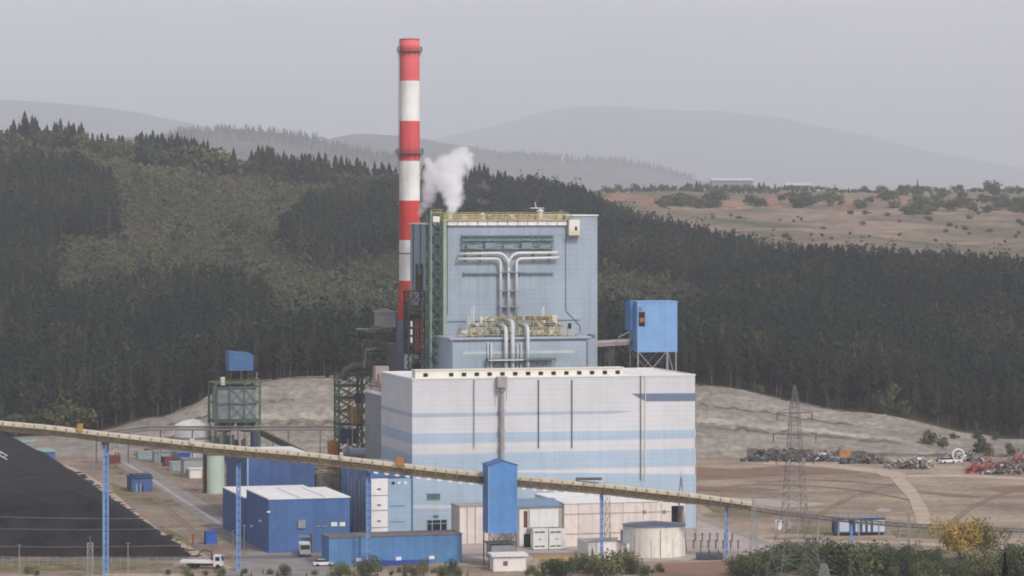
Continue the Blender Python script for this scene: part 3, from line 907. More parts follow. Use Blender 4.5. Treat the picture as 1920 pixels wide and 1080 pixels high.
def bank_ribbon(name, p0, p1, ta, tb, m, lift=.12):
    mb = MB(); n = 70; L_, U_ = [], []
    for i in range(n + 1):
        px = p0 + (p1 - p0) * i / n
        w_ = .003 * math.sin(i * .5) + .002 * math.sin(i * 1.3)
        for t_, o_ in ((ta + w_, L_), (tb + w_ * 1.5 + .008 * math.sin(i * .9), U_)):
            yy = Y0 + (Y1 - Y0) * t_; x = (px - 960) / F * yy
            o_.append((x, yy - .1, float(zfun(x, yy)) + lift))
    mb.add(L_ + U_, [(i, i + 1, n + 2 + i, n + 1 + i) for i in range(n)])
    o = mb.build(name, m); o['kind'] = 'structure'
M_ledge_shade = earth('terrace_shade_soil', [S(100, 94, 86), S(116, 109, 99), S(132, 125, 114)], .08, bscale=.5)  # dark ribbon colour: painted bench shadow together with dark soil
M_pale = earth('pale_bench_band', [S(160, 153, 141), S(174, 167, 154), S(184, 177, 164)], .08, bscale=.5)  # paler ribbon colour for the bench edges and the bank lip
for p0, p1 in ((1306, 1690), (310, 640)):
    bank_ribbon('terrace_line', p0, p1, .355, .385, M_ledge_shade)
    bank_ribbon('terrace_line', p0, p1, .40, .44, M_pale)
    bank_ribbon('terrace_line', p0 + 6, p1 - 90, .655, .68, M_ledge_shade)
    bank_ribbon('terrace_line', p0, p1, .97, .995, M_pale)
bank_ribbon('terrace_line', 1400, 1900, .02, .07, M_ledge_shade)
sheet('pale_pad', [(1306, 930), (1400, 934), (1500, 940), (1560, 946), (1480, 952), (1380, 944), (1306, 938)], M_concpad, .035)
sheet('dark_soil', [(1306, 884), (1420, 886), (1520, 884), (1450, 888), (1306, 890)], M_darksoil, .045)
sheet('pale_rubble', [(1640, 957), (1652, 953), (1668, 955), (1672, 959), (1655, 961)], M_concpad, .06)
sheet('dark_soil', [(1700, 920), (1800, 926), (1860, 934), (1780, 932)], M_darksoil, .04)
for ln in ([(1420, 905), (1520, 899), (1620, 905), (1700, 912)], [(1330, 915), (1450, 908), (1600, 918), (1720, 940)], [(1480, 1000), (1540, 960), (1600, 930), (1680, 905)], [(1760, 1000), (1820, 950), (1900, 920), (1980, 905)], [(250, 905), (300, 945), (350, 990), (400, 1030)], [(480, 1072), (560, 1050), (600, 1040), (640, 1042)]):
    strip('wheel_rut', ln, .7, M_darksoil, .055)
    strip('wheel_rut', [(x + 9 if abs(ln[0][0] - ln[-1][0]) < 240 else x, y if abs(ln[0][0] - ln[-1][0]) < 240 else y + 1.4) for x, y in ln], .7, M_darksoil, .058)
M_weed = earth('dry_weeds', [S(112, 108, 78), S(132, 126, 90), S(150, 140, 112)], .15, bscale=.6)
sheet('weeds', [(205, 862), (225, 866), (240, 884), (228, 892), (206, 880)], M_weed, .05)
sheet('weeds', [(205, 905), (230, 912), (290, 935), (330, 950), (280, 945), (220, 930)], M_weed, .05)
sheet('weeds', [(300, 985), (350, 1010), (370, 1030), (340, 1028), (300, 1004)], M_weed, .05)
sheet('weeds', [(1320, 948), (1400, 956), (1470, 962), (1440, 970), (1340, 962)], M_weed, .05)
sheet('weeds', [(1480, 985), (1560, 988), (1560, 1002), (1470, 1000)], M_weed, .05)
sheet('weeds', [(1670, 995), (1760, 990), (1850, 1000), (1760, 1010), (1680, 1008)], M_weed, .05)
sheet('weeds', [(-40, 1054), (200, 1053), (330, 1056), (300, 1068), (-40, 1072)], M_weed, .05)

# ------------------------------------------------------------------ turbine hall
Hf = Frame(773, 768, 15.4)
HL, HD, HT = 71.5, 33.0, 37.5
t = thing('turbine_hall', 'long white clad hall with pale blue stripes in front of the grey boiler house', 'power station hall', Hf.w(HL / 2, HD / 2, 0))
mb = MB()
mb.box(Hf, 0, HL, 0, HD, 0, HT, 0)
st = lambda pts, mi: mb.poly(Hf, pts, 0, 0.04, mi)
st([(773.3, 775), (1130, 770), (1188, 770), (1150, 775.5), (773.3, 783)], 2)
st([(773.3, 813), (1304.6, 806), (1304.6, 821), (773.3, 832)], 1)
st([(773.3, 853), (1304.6, 841), (1304.6, 873), (930, 882), (930, 946), (773.3, 946)], 1)
st([(930.3, 885), (1304.6, 889), (1304.6, 992), (930.3, 999)], 1)
st([(773.3, 953), (930, 953), (930, 999), (773.3, 1003.5)], 1)
st([(1183, 738), (1304.6, 737), (1304.6, 752), (1210, 752.5)], 3)
zz = lambda py: Hf.px(773, py)[1]
for a, b, c, d in ((775, 783, 0.0, 2), (813, 832, 0.0, 1), (853, 903, 0, 1)):
    mb.box(Hf, -0.04, 0, 0.0, HD - .1, zz(b), zz(a), d)
mb.build('wall', [M_white, M_stripe_light, M_stripe_thin, M_stripe_navy], t)
mb = MB()
mb.box(Hf, .5, HL - .5, .5, HD - .5, HT, HT + .12)
for a, b, c, d in ((-.15, HL + .15, -.15, .3), (-.15, HL + .15, HD - .3, HD + .15), (-.15, .3, .3, HD - .3), (HL - .3, HL + .15, .3, HD - .3)):
    mb.box(Hf, a, b, c, d, HT + .003, HT + .32)
mb.build('roof', M_roof, t)
mon = MB()
u0, u1 = Hf.px(777, 700, 4)[0], Hf.px(1166, 697, 4)[0]
mon.box(Hf, u0, u1, 3, 6.5, HT + .1, HT + 1.95)
mon.box(Hf, u0 - .2, u1 + .2, 2.8, 6.7, HT + 1.95, HT + 2.15)
mo = mon.build('roof_monitor', M_cream, t)
for i in range(16):
    x = 798 + 24 * i
    if i in (1,):
        continue
    v = MB(); u = Hf.px(x, 706, 3)[0]
    v.box(Hf, u - .55, u + .55, 2.9, 3.05, HT + .5, HT + 1.35)
    v.build('louvre', M_dark, mo)
for x, y0, y1, r, m in ((888.5, 712, 840, .14, M_steelgrey), (1009.5, 712, 840, .16, M_galv_dark), (1072, 712, 840, .16, M_galv_dark), (1201, 700, 900, .14, M_truss), (1209.5, 700, 900, .12, M_cream)):
    u, z0 = Hf.px(x, y1); z1 = Hf.px(x, y0)[1]
    MB().beam(Hf.w(u, -.25, z0), Hf.w(u, -.25, min(z1, HT + .2)), r).build('downpipe', m, t)
# smoke duct with filter head on the facade
mb = MB()
u, zt = Hf.px(939.5, 705); z0 = Hf.px(939.5, 868)[1]
zm = Hf.px(939.5, 742)[1]
mb.tube([Hf.w(u, -.9, z0), Hf.w(u, -.9, zm)], .55, 10)
mb.box(Hf, u - 1.3, u + 1.1, -1.7, -.1, Hf.px(939, 726)[1], Hf.px(939, 706)[1])
mb.tube([Hf.w(u - .1, -1.0, Hf.px(939, 728)[1]), Hf.w(u - .1, -1.0, Hf.px(939, 732)[1] - .6)], [1.1, .5], 10)
for du in (-1.1, .95):
    mb.beam(Hf.w(u + du, -1.4, Hf.px(939, 752)[1]), Hf.w(u + du, -1.4, Hf.px(939, 726)[1]), .12)
for y in (770, 808, 840):
    mb.box(Hf, u - .75, u + .75, -1.5, -.05, Hf.px(939, y)[1], Hf.px(939, y)[1] + .25)
mb.build('exhaust_duct', mat('duct_grey', S(168, 162, 160), dirt=.15), t)
# openings at the foot of the front
d = MB(); d.face_box(Hf, 800, 975, 838, 1003, 0, .12, 0); dd = d.build('door', M_glass, t)
fr_ = MB()
for x in (800, 810, 826, 838):
    fr_.face_box(Hf, x - .7, 975, x + .7, 1003, 0, .25)
fr_.face_box(Hf, 800, 981, 838, 982, 0, .25)
fr_.build('frame', M_stripe_light, dd)
wv = MB(); wv.face_box(Hf, 800.5, 926, 825, 936, 0, .1)
wi = wv.build('window', mat('green_glass', S(96, 124, 112), rough=.4, dirt=.2), t)
MB().face_box(Hf, 799, 925, 826, 926.2, 0, .22).face_box(Hf, 799, 936, 826, 937.2, 0, .22).build('frame', M_steelgrey, wi)
mb = MB(); mb.face_box(Hf, 813, 966, 822, 968.5, 0, .4); mb.build('lamp_housing', M_trim, t)

# ------------------------------------------------------------------ boiler house
B = Frame(827, 832, 15.4)
BU = B.px(1120, 500)[0]; BT = B.px(827, 422)[1]; BTR = B.px(1120, 405)[1]; BD = 34.0
ur = B.px(1062, 450)[0]
t = thing('boiler_house', 'tall blue grey clad boiler house with silver pipes running down its front', 'boiler house', B.w(BU / 2, BD / 2, 0))
mb = MB()
mb.box(B, 0, ur, 0, BD, 0, BT)
mb.box(B, ur, BU, -.02, BD, 0, BTR)
mb.build('wall', M_boiler, t)
mb = MB()
mb.box(B, -.3, ur - .05, -.4, BD + .1, BT + .003, BT + .35)
mb.box(B, ur - .2, BU + .2, -.3, BD + .2, BTR + .003, BTR + .35)
mb.build('roof', M_roof, t)
mb = MB()
pu0 = B.px(838, 417)[0]
n = 12
for i in range(n):
    a = pu0 + (ur - pu0) * i / n; b = pu0 + (ur - pu0) * (i + 1) / n
    mb.box(B, a + .12, b - .12, -.75, -.45, BT - .1, BT + 1.3)
mb.build('parapet', M_chwhite, t)
mb = MB()
for k, (v, h0) in enumerate(((-1.2, 1.4), (2.5, 1.6), (8, 2.0))):
    a, b = B.w(pu0 - 2, v, BT + h0), B.w(ur + 1.2, v, BT + h0)
    mb.rail([a, b], 1.2, .09, 1.6)
    mb.box(B, pu0 - 2, ur + 1.2, v - .1, v + 1.0, BT + h0 - .2, BT + h0)
mb.rail([B.w(pu0 - 2, -1.2, BT + 1.4), B.w(pu0 - 2, 10, BT + 1.4)], 1.2, .09)
mb.rail([B.w(ur + 1.2, -1.2, BT + 1.4), B.w(ur + 1.2, 10, BTR + .4)], 1.2, .09)
mb.build('roof_railing', M_yellow, t)
for i in range(26):
    u = pu0 + (ur - pu0) * rnd.random(); v = rnd.uniform(-.5, 8); h = rnd.uniform(.6, 2.2); q = rnd.uniform(.3, .9)
    MB().box(B, u - q, u + q, v, v + .8, BT + .3, BT + .6 + h).build('roof_unit', (M_yellow, M_truss, M_cream, M_orange, M_greygreen, M_steelgrey)[i % 6], t)
for i, (x, hh, rr) in enumerate(((1013, 3.4, .7), (905, 2.4, .5), (870, 2.2, .5), (960, 2.0, .35))):
    mb = MB(); u = B.px(x, 400, 5)[0]; p = B.w(u, 5, 0)
    mb.lathe(p, [(rr, BT + .3), (rr, BT + hh), (rr * 1.5, BT + hh + .1), (rr * 1.5, BT + hh + .3), (.1, BT + hh + .8)], 12)
    mb.build('roof_vent', M_orange if i == 2 else M_pipe, t)
mb = MB(); u = B.px(1009, 390, 5)[0]
mb.box(B, u - 2.2, u + 1.6, 4.6, 5.6, BT + 4.3, BT + 4.5); mb.beam(B.w(u - .6, 5, BT + 4.4), B.w(u - .8, 5, BT + 6.0), .12); mb.build('roof_hood', M_chwhite, t)
for x in (848, 893, 921, 946, 972, 1003, 1024, 1046, 1058, 1098):
    u = B.px(x, 400, 1)[0]; h = rnd.uniform(1.8, 3.4)
    MB().beam(B.w(u, rnd.uniform(0, 5), BT + .3), B.w(u, rnd.uniform(0, 5) * 0 + 1, BT + 1.5 + h), .05).build('lightning_rod', M_galv_dark, t)
# cladding corner trims
mb = MB()
def trim(pts, v=-.08, r=.13):
    mb.tube([B.w(*((B.px(x, y, v)[0]), v, B.px(x, y, v)[1])) for x, y in pts], r, 4)
trim([(839, 424), (839, 590), (828, 604)])
trim([(1061, 424), (1061, 583), (1088, 611), (1088, 622)])
trim([(829, 423.5), (1061, 418)])
trim([(829, 604), (850, 603), (1088, 600)])
mb.build('cladding_trim', M_trim, t)
# control cabin on the right top
mb = MB(); mb.face_box(B, 1064, 412, 1084, 440, 0, 1.6, 0); cb = mb.build('balcony_cabin', M_cream, t)
MB().face_box(B, 1078, 425, 1082, 432, -1.62, .06).build('window', M_dark, cb)
mb = MB(); u0, u1, z0, z1 = B.rect(1062, 437, 1086, 440, 0); mb.rail([B.w(u0, -2.2, z0), B.w(u1, -2.2, z0)], 1.1, .07); mb.box(B, u0, u1, -2.3, 0, z0 - .2, z0); mb.build('railing', M_yellow, cb)
# upper louvre rack
mb = MB()
u0, u1, z0, z1 = B.rect(866, 441, 1036, 466)
mb.box(B, u0, u1, -.25, 0, z0 + .5, z1 - .4, 0)
for k in range(7):
    u = u0 + (u1 - u0) * k / 6
    mb.beam(B.w(u, -.9, z0), B.w(u, -.9, z1), .12, 1)
    if k < 6:
        ub = u0 + (u1 - u0) * (k + 1) / 6
        mb.beam(B.w(u, -.9, z0), B.w((u + ub) / 2, -.9, z1), .09, 1)
        mb.beam(B.w((u + ub) / 2, -.9, z1), B.w(ub, -.9, z0), .09, 1)
for z in (z0, (z0 + z1) / 2 + .4, z1):
    mb.box(B, u0 - .2, u1 + .2, -1.3, -.3, z - .08, z + .08, 1)
for k in range(5):
    u = u0 + (u1 - u0) * (k + .5) / 5
    mb.box(B, u - 1.4, u + 1.4, -1.2, -.35, z0 + .1, z0 + 1.0 + .5 * (k % 2), 1)
mb.build('vent_rack', [M_greygreen, mat('grey_green_steel', S(134, 154, 156), dirt=.15)], t)
mb = MB()
u0, u1, z0, z1 = B.rect(868, 510, 1036, 513)
mb.box(B, u0, u1, -.9, 0, z0, z1)
for k in range(9):
    u = u0 + (u1 - u0) * k / 8
    mb.beam(B.w(u, -.8, z0), B.w(u, -.05, z0 - 1.0), .07)
mb.build('service_ledge', mat('grey_green_steel', S(134, 154, 156)), t)
# steam pipes
def pipe_on(fr, pts, v, r, name, m, parent, n=10, ve=None):
    q = []
    for i, (x, y) in enumerate(pts):
        u, z = fr.px(x, y, v)
        q.append(fr.w(u, v, z))
    # round the bends
    out = [q[0]]
    for i in range(1, len(q) - 1):
        a, b, c = q[i - 1], q[i], q[i + 1]
        la = min(1.4, (a - b).length * .45); lc = min(1.4, (c - b).length * .45)
        p0 = b + (a - b).normalized() * la; p1 = b + (c - b).normalized() * lc
        for k in range(5):
            s_ = k / 4
            out.append(p0 * (1 - s_) ** 2 + b * 2 * s_ * (1 - s_) + p1 * s_ ** 2)
    out.append(q[-1])
    return MB().tube(out, r, n).build(name, m, parent, smooth=True)
pipe_on(B, [(858, 485.5), (938.5, 485), (938.5, 596)], -1.3, .36, 'steam_pipe', M_pipe, t)
pipe_on(B, [(1048, 483), (968.5, 485), (968.5, 592)], -1.3, .36, 'steam_pipe', M_pipe, t)
pipe_on(B, [(861, 476), (942, 474.5), (953.5, 489), (953.5, 600)], -1.3, .36, 'steam_pipe', M_pipe, t)
pipe_on(B, [(1046, 473.5), (965, 474.5), (953.5, 489), (953.5, 500)], -1.3, .36, 'steam_pipe', M_pipe, t)
for y in (510, 545, 575):
    MB().face_box(B, 934, y - 1, 973, y + 1, 0, 1.7).build('pipe_clamp', M_steelgrey, t)
for (x0, x1, y) in ((872, 874, 490), (900, 902, 490), (1000, 1002, 489), (1030, 1032, 489)):
    MB().face_box(B, x0, 470, x1, y, 0, 1.4).build('pipe_bracket', M_steelgrey, t)
# lower block
LU0 = B.px(845, 660, -17.1)[0]; LU1 = B.px(1105, 660, -17.1)[0]; LT = B.px(845, 637, -17.1)[1]
MB().box(B, LU0, LU1, -17.1, -.03, 0, LT).build('lower_block', M_boiler, t)
mb = MB()
mb.box(B, LU0 - .4, LU1 + .4, -17.6, -.05, LT + .003, LT + .5)
mb.build('lower_block_roof', mat('pale_grey_roof', S(176, 182, 188), dirt=.08), t)
mb = MB()
V = -17.1
mb.face_box(B, 850, 637.5, 1100, 640, V, .12)
for x in (847, 1101):
    mb.face_box(B, x - 1, 640, x + 1, 692, V, .15)
mb.build('cladding_trim', M_trim, t)
MB().face_box(B, 868, 658, 1078, 663.5, V, .1).build('light_band', mat('pale_strip', S(190, 198, 200), dirt=.08), t)
MB().face_box(B, 866, 664, 1084, 676, V, .05).build('green_tinted_band', mat('green_grey_clad', S(156, 174, 180), siding=1.3, dirt=.08), t)
for x, r_, yt in ((948.5, .52, 613), (961, .55, 603), (989.5, .5, 612)):
    v = V - 1.1
    u, z0 = B.px(x, 700, v); z1 = B.px(x, yt, v)[1]
    q = [B.w(u, v, z0 - 6), B.w(u, v, z1 - 1.3), B.w(u, v + .35, z1 - .4), B.w(u, v + 1.3, z1), B.w(u, v + 8, z1 + .2)]
    MB().tube(q, r_, 12).build('steam_pipe', mat('bright_pipe', S(206, 210, 208), rough=.45, dirt=.1), t, smooth=True)
for x, r_, yt in ((915, .17, 641), (921, .25, 642), (970, .16, 645), (977, .16, 643)):
    u, z0 = B.px(x, 698, V - .6); z1 = B.px(x, yt, V - .6)[1]
    MB().tube([B.w(u, V - .6, z0 - 4), B.w(u, V - .6, z1)], r_, 8).build('drain_pipe', M_pipe, t)
mb = MB()
u0, u1, z0, z1 = B.rect(911, 670, 1038, 675, V)
mb.box(B, u0, u1, V - 2.2, V - 1.7, z0, z0 + .35); mb.box(B, u0, u1, V - 2.1, V, z0 + .35, z0 + .5)
for k in range(9):
    u = u0 + (u1 - u0) * k / 8
    mb.beam(B.w(u, V - 2, z0), B.w(u, V - .05, z0 - 1.3), .08)
mb.rail([B.w(u0, V - 2, z0 + .5), B.w(u1, V - 2, z0 + .5)], 1.1, .05)
mb.build('pipe_rack', mat('green_rack', S(112, 130, 118), dirt=.15), t)
MB().face_box(B, 912, 673.3, 976, 675.3, V, 2.6, -2.3).build('tray', M_pipe, t)
# equipment deck on the lower roof
mb = MB(); bits = []; M_greenish = mat('olive_green_steel', S(96, 116, 84), dirt=.2)
def at(x, y, v):
    u, z = B.px(x, y, v); return u, z
for row, (v, x0, x1, ztop) in enumerate(((-15.5, 858, 1078, 1.2), (-12.5, 880, 1062, 2.9), (-9.5, 905, 1045, 4.5))):
    u0 = B.px(x0, 620, v)[0]; u1 = B.px(x1, 620, v)[0]
    mb.box(B, u0, u1, v - .8, v + 1.4, LT + ztop - .15, LT + ztop)
    mb.rail([B.w(u0, v - .8, LT + ztop), B.w(u1, v - .8, LT + ztop)], 1.1, .06, 1.5)
    for k in range(14):
        u = u0 + (u1 - u0) * k / 13
        q = MB().beam(B.w(u, v - .6, LT + .5), B.w(u, v - .6, LT + ztop), .11)
        if k % 2:
            q.beam(B.w(u, v - .6, LT + .5), B.w(u + 1.2, v - .6, LT + ztop), .07)
        bits.append((q, 'deck_post', M_greenish))
    for k in range(20):
        u = rnd.uniform(u0, u1); h = rnd.uniform(.2, 1.1)
        q = MB().box(B, u - .4, u + rnd.uniform(.3, 1.4), v - .4, v + .9, LT + ztop - .05, LT + ztop + h)
        bits.append((q, 'valve', (M_yellow, M_greygreen, M_truss, M_cream, M_yellow2, M_galv_dark)[rnd.randrange(6)]))
    for k in range(10):
        u = rnd.uniform(u0, u1)
        q = MB().tube([B.w(u, v, LT + .4), B.w(u, v, LT + ztop + .6), B.w(u + rnd.uniform(-2, 2), v, LT + ztop + .8)], .16, 6)
        bits.append((q, 'deck_pipe', (M_truss, M_pipe, M_yellow)[k % 3]))
pl = mb.build('equipment_deck', M_yellow, t)
for q, nm, m_ in bits:
    q.build(nm, m_, pl)
for x, y0, y1, r_ in ((878.5, 592, 607, .62), (1040, 591, 605, .62), (902, 594, 604, .45), (1018, 594, 612, .6)):
    v = -4.0; u, z1 = B.px(x, y0, v); z0 = B.px(x, y1, v)[1]
    p = B.w(u, v, 0)
    mb = MB().lathe(p, [(r_, z0 - .1), (r_, z1 - .2), (r_ * .6, z1)], 12)
    for a in range(3):
        mb.beam((p.x + r_ * .8 * math.cos(a * 2.1), p.y + r_ * .8 * math.sin(a * 2.1), LT + .5), (p.x + r_ * .8 * math.cos(a * 2.1), p.y + r_ * .8 * math.sin(a * 2.1), z0), .08)
    mb.build('silencer', M_chwhite, t)
for x, y0, y1 in ((888, 574, 622), (1019, 574, 600)):
    v = -6.0; u, z1 = B.px(x, y0, v); z0 = LT + .5
    MB().tube([B.w(u, v, z0), B.w(u, v, z1)], .2, 8).tube([B.w(u - .55, v, z0), B.w(u - .55, v, z1 - .6)], .13, 6).build('vent_stack', M_pipe, t)
for x, y, wd in ((835, 613, 5), (1068, 611, 6)):
    v = -.05
    MB().face_box(B, x - wd / 2, y - 5, x + wd / 2, y + 5, v, .1).build('wall_opening', M_dark, t)
MB().face_box(B, 1103, 627, 1112, 634, -3, 2, 1).build('junction_box', M_trim, t)
# left side wall services
mb = MB()
for v in (6, 14, 22, 30):
    mb.beam(B.w(-.2, v, 20), B.w(-.2, v, BT), .18)
mb.build('wall_stanchion', M_galv_dark, t)

# ------------------------------------------------------------------ green lattice stair tower at the boiler corner
t = thing('stair_tower', 'slim green lattice stair tower up the corner of the boiler house', 'stair tower', B.w(-2, -1, 0))
mb = MB(); Tt = B.px(812, 402, -3)[1]
mb.truss(B, -3.7, -.5, -4, 1.2, 0, Tt, 4.4, .18, .13)
mb.build('frame', M_green, t)
mb = MB()
for i in range(int(Tt // 4.4)):
    z = 4.4 * i
    mb.box(B, -3.5, -.7, -.9, 1.0, z + 4.2, z + 4.3)
    a, b = B.w(-3.2, -2.4, z + .2), B.w(-.9, -2.4, z + 2.3)
    mb.beam(a, b, .22); mb.beam(B.w(-.9, -1.2, z + 2.3), B.w(-3.2, -1.2, z + 4.3), .22)
mb.build('stair_flight', M_green_dark, t)
mb = MB(); mb.beam(B.w(-3.75, -4.3, 0), B.w(-3.75, -4.3, Tt + 1.2), .2); mb.build('corner_post', M_green_pale, t)
mb = MB(); mb.box(B, -.55, .35, -4.6, -.6, 0, Tt - 1.5); mb.build('edge_column', M_green_pale, t)
mb = MB(); mb.rail([B.w(-3.7, -4, Tt), B.w(-.5, -4, Tt), B.w(-.5, 1.2, Tt)], 1.2, .08); mb.build('top_railing', M_yellow, t)
mb = MB(); u, z = B.px(818, 412, -4.3); mb.box(B, u - 1, u + .8, -4.9, -4.2, z - .6, z + .9); mb.build('lamp_box', M_cream, t)

# ------------------------------------------------------------------ auxiliary steelwork left of the boiler house
t = thing('process_frame', 'dark green steel process frame with red pipes beside the chimney base', 'steel frame', B.w(-8, 10, 0))
mb = MB()
zT = B.px(778, 545, 8)[1]
mb.truss(B, -8.2, -3.9, 2, 7, 20, zT, 4.2, .26, .18)
mb.build('frame', M_green_dark, t)
mb = MB(); my = MB()
n = 8
for i in range(n + 1):
    z = 20 + (zT - 20) * i / n
    mb.box(B, -8.0, -4.1, 2.2, 6.8, z - .15, z)
    my.rail([B.w(-8.2, 2, z), B.w(-3.9, 2, z)], 1.1, .06, 1.4)
    my.rail([B.w(-8.2, 2, z), B.w(-8.2, 7, z)], 1.1, .06, 2)
mb.build('deck', M_galv_dark, t); my.build('railing', mat('dull_yellow_green', S(128, 126, 74), dirt=.2), t)
M_dullred = mat('dull_red_pipe', S(150, 76, 66), dirt=.2)
MB().box(B, -8.0, -4.1, 6.4, 6.7, 22, zT - 3).build('back_panel', M_green_dark, t)
for k in range(9):
    z = 30 + (zT - 34) * k / 8 + rnd.uniform(-1, 1)
    MB().box(B, -8 + rnd.uniform(0, 2.5), -5.4 + rnd.uniform(0, 1.4), 3, 5.5, z, z + rnd.uniform(.6, 1.8)).build('equipment', (M_green_dark, M_galv_dark, M_rust, M_steelgrey, M_truss)[k % 5], t)
for k, (uu, m) in enumerate(((-7.6, M_pipe), (-6.5, M_rust), (-5.9, M_dullred), (-5.2, M_rust), (-4.6, M_dullred))):
    z0, z1 = (B.px(770, 660, 1)[1], B.px(770, 598, 1)[1]) if k else (B.px(770, 645, 1)[1], B.px(770, 600, 1)[1])
    for j_ in range(1 if k else 3):
        za, zb = (z0, z1) if k else (z0 + (z1 - z0) * j_ / 3 + .3, z0 + (z1 - z0) * (j_ + 1) / 3 - .3)
        MB().tube([B.w(uu, 1.4, za), B.w(uu, 1.4, zb)], .17 if k else .3, 8).build('riser_pipe', m, t)
MB().truss(B, -5.6, -4.2, 3, 4.6, zT, zT + 7, 2.2, .16, .1).build('elevator_shaft', M_green_dark, t)
MB().box(B, -5.3, -4.5, 3.3, 4.3, zT, zT + 4.2).build('elevator_casing', M_rust, t)
mb = MB(); zc = B.px(778, 515, 5)[1]; mb.beam(B.w(-4.4, 4, zT), B.w(-4.4, 4, zc), .12); mb.box(B, -5.0, -3.8, 3.6, 4.6, zc, zc + 1.6); mb.build('floodlight_mast', M_galv, t)
mb = MB(); mb.face_box(B, 758, 664, 772, 692, 4, .1, .1); mb.build('wind_panel', mat('pale_sheet', S(190, 204, 214), dirt=.1), t)

# ------------------------------------------------------------------ chimney
cY = 890.0; cx = (768 - 960) / F * cY
pxm = cY / F
zc = lambda py: CZ + (HZ - py) * pxm
t = thing('chimney', 'very tall chimney banded in red and white', 'chimney', (cx, cY, 0))
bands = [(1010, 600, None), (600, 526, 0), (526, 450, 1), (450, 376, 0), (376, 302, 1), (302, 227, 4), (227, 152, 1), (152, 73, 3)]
def rad(py):
    return pxm * (18.6 + .0028 * (py - 73) + max(0, (py - 526)) * .035)
mb = MB()
prof = [(rad(700), -.1)]; mis = []
for a, b, c in bands:
    k = 4
    for i in range(1, k + 1):
        y = a + (b - a) * i / k
        prof.append((rad(y), zc(y))); mis.append(2 if c is None else c)
mb.lathe((cx, cY), prof, 40, mis)
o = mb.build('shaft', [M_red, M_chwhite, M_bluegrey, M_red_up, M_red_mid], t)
for p_ in o.data.polygons:
    p_.use_smooth = len(p_.vertices) == 4
mb = MB().lathe((cx, cY), [(rad(73) + .05, zc(75)), (rad(73) + .12, zc(73)), (rad(73) - .5, zc(73) + .05)], 40); mb.build('rim', mat('rim_red', S(190, 96, 92)), t)
for py, ext in ((97, 3.2), (288, 5.2)):
    r1 = rad(py) + ext * pxm + .2
    mb = MB().lathe((cx, cY), [(rad(py) + .02, zc(py) - .2), (r1, zc(py) - .1), (r1, zc(py) + .1), (rad(py) + .02, zc(py) + .12)], 40)
    pf = mb.build('platform', M_galv_dark, t)
    mb = MB()
    ring = [Vector((cx + r1 * math.cos(k * math.pi / 12), cY + r1 * math.sin(k * math.pi / 12), zc(py) + .1)) for k in range(25)]
    mb.rail(ring, 1.2, .06, 3); mb.build('railing', M_galv_dark, pf)
    mb = MB()
    for k in range(12):
        a = k * math.pi / 6
        mb.beam((cx + rad(py) * math.cos(a), cY + rad(py) * math.sin(a), zc(py) - 1.4), (cx + r1 * .97 * math.cos(a), cY + r1 * .97 * math.sin(a), zc(py) - .2), .08)
    mb.build('bracket', M_galv_dark, pf)
MB().lathe((cx, cY), [(rad(475) + .02, zc(476)), (rad(475) + .12, zc(475.6)), (rad(475) + .12, zc(474.4)), (rad(475) + .02, zc(474))], 40).build('hoop', M_galv_dark, t)
mb = MB()
a = math.radians(200)
for d_ in (-.07, .07):
    mb.tube([(cx + (rad(y) + .35) * math.cos(a + d_), cY + (rad(y) + .35) * math.sin(a + d_), zc(y)) for y in (700, 600, 526, 300, 76)], .05, 4)
for i in range(120):
    z = zc(690) + (zc(76) - zc(690)) * i / 119; y = HZ - (z - CZ) / pxm; r_ = rad(y) + .35
    mb.beam((cx + r_ * math.cos(a - .07), cY + r_ * math.sin(a - .07), z), (cx + r_ * math.cos(a + .07), cY + r_ * math.sin(a + .07), z), .03)
mb.build('ladder', M_galv_dark, t)

# ------------------------------------------------------------------ flue gas filter left of the chimney
Fl = Frame(712, 876, 15.4)
t = thing('flue_gas_filter', 'grey filter casing with yellow hopper on green legs left of the chimney', 'filter plant', Fl.w(3, 3, 0))
mb = MB()
u0, u1, z0, z1 = Fl.rect(714, 586, 742, 614)
mb.box(Fl, u0, u1, 0, 8, z0, z1); mb.box(Fl, u0 - .3, u1 + .3, -.3, 8.3, z1, z1 + .35); mb.box(Fl, u0 + .8, u1 - 1.6, 1, 5, z1 + .35, z1 + 1.0)
mb.build('casing', M_greywall, t)
mb = MB()
a0, a1, b0, b1 = Fl.rect(706, 612, 738, 642)
mb.add([Fl.w(u, v, z) for z, e in ((b1, 0.0), (b0, 1.6)) for u, v in ((a0 + e, 0 + e), (a1 - e, 0 + e), (a1 - e, 8 - e), (a0 + e, 8 - e))], [(0, 1, 2, 3), (4, 7, 6, 5), (0, 4, 5, 1), (1, 5, 6, 2), (2, 6, 7, 3), (3, 7, 4, 0)])
mb.build('hopper', mat('dull_yellow', S(150, 138, 80), dirt=.25, scale=.6), t)
mb = MB(); c0 = Fl.px(726, 650, 0)[0]; c1 = Fl.px(746, 650, 0)[0]
mb.box(Fl, c0, c1, .5, 8, 0, Fl.px(735, 645)[1]); mb.build('tower_block', mat('dim_grey_wall', S(128, 128, 132), dirt=.1, siding=1.2), t)
mb = MB()
s0 = Fl.px(695, 650, -2)[0]; s1 = Fl.px(724, 650, -2)[0]
mb.truss(Fl, s0, s1, -2, 8, 0, Fl.px(700, 640, -2)[1], 3.2, .3, .22); mb.build('leg_frame', mat('olive_frame', S(112, 118, 92), dirt=.2), t)
for k in range(10):
    z = 22 + 2.2 * k; u = rnd.uniform(s0, s1 - 2)
    MB().box(Fl, u, u + rnd.uniform(.8, 2), 0, 3, z, z + rnd.uniform(.6, 1.6)).build('equipment', (M_truss, M_galv_dark, M_rust, M_greygreen, M_green)[k % 5], t)
mb = MB()
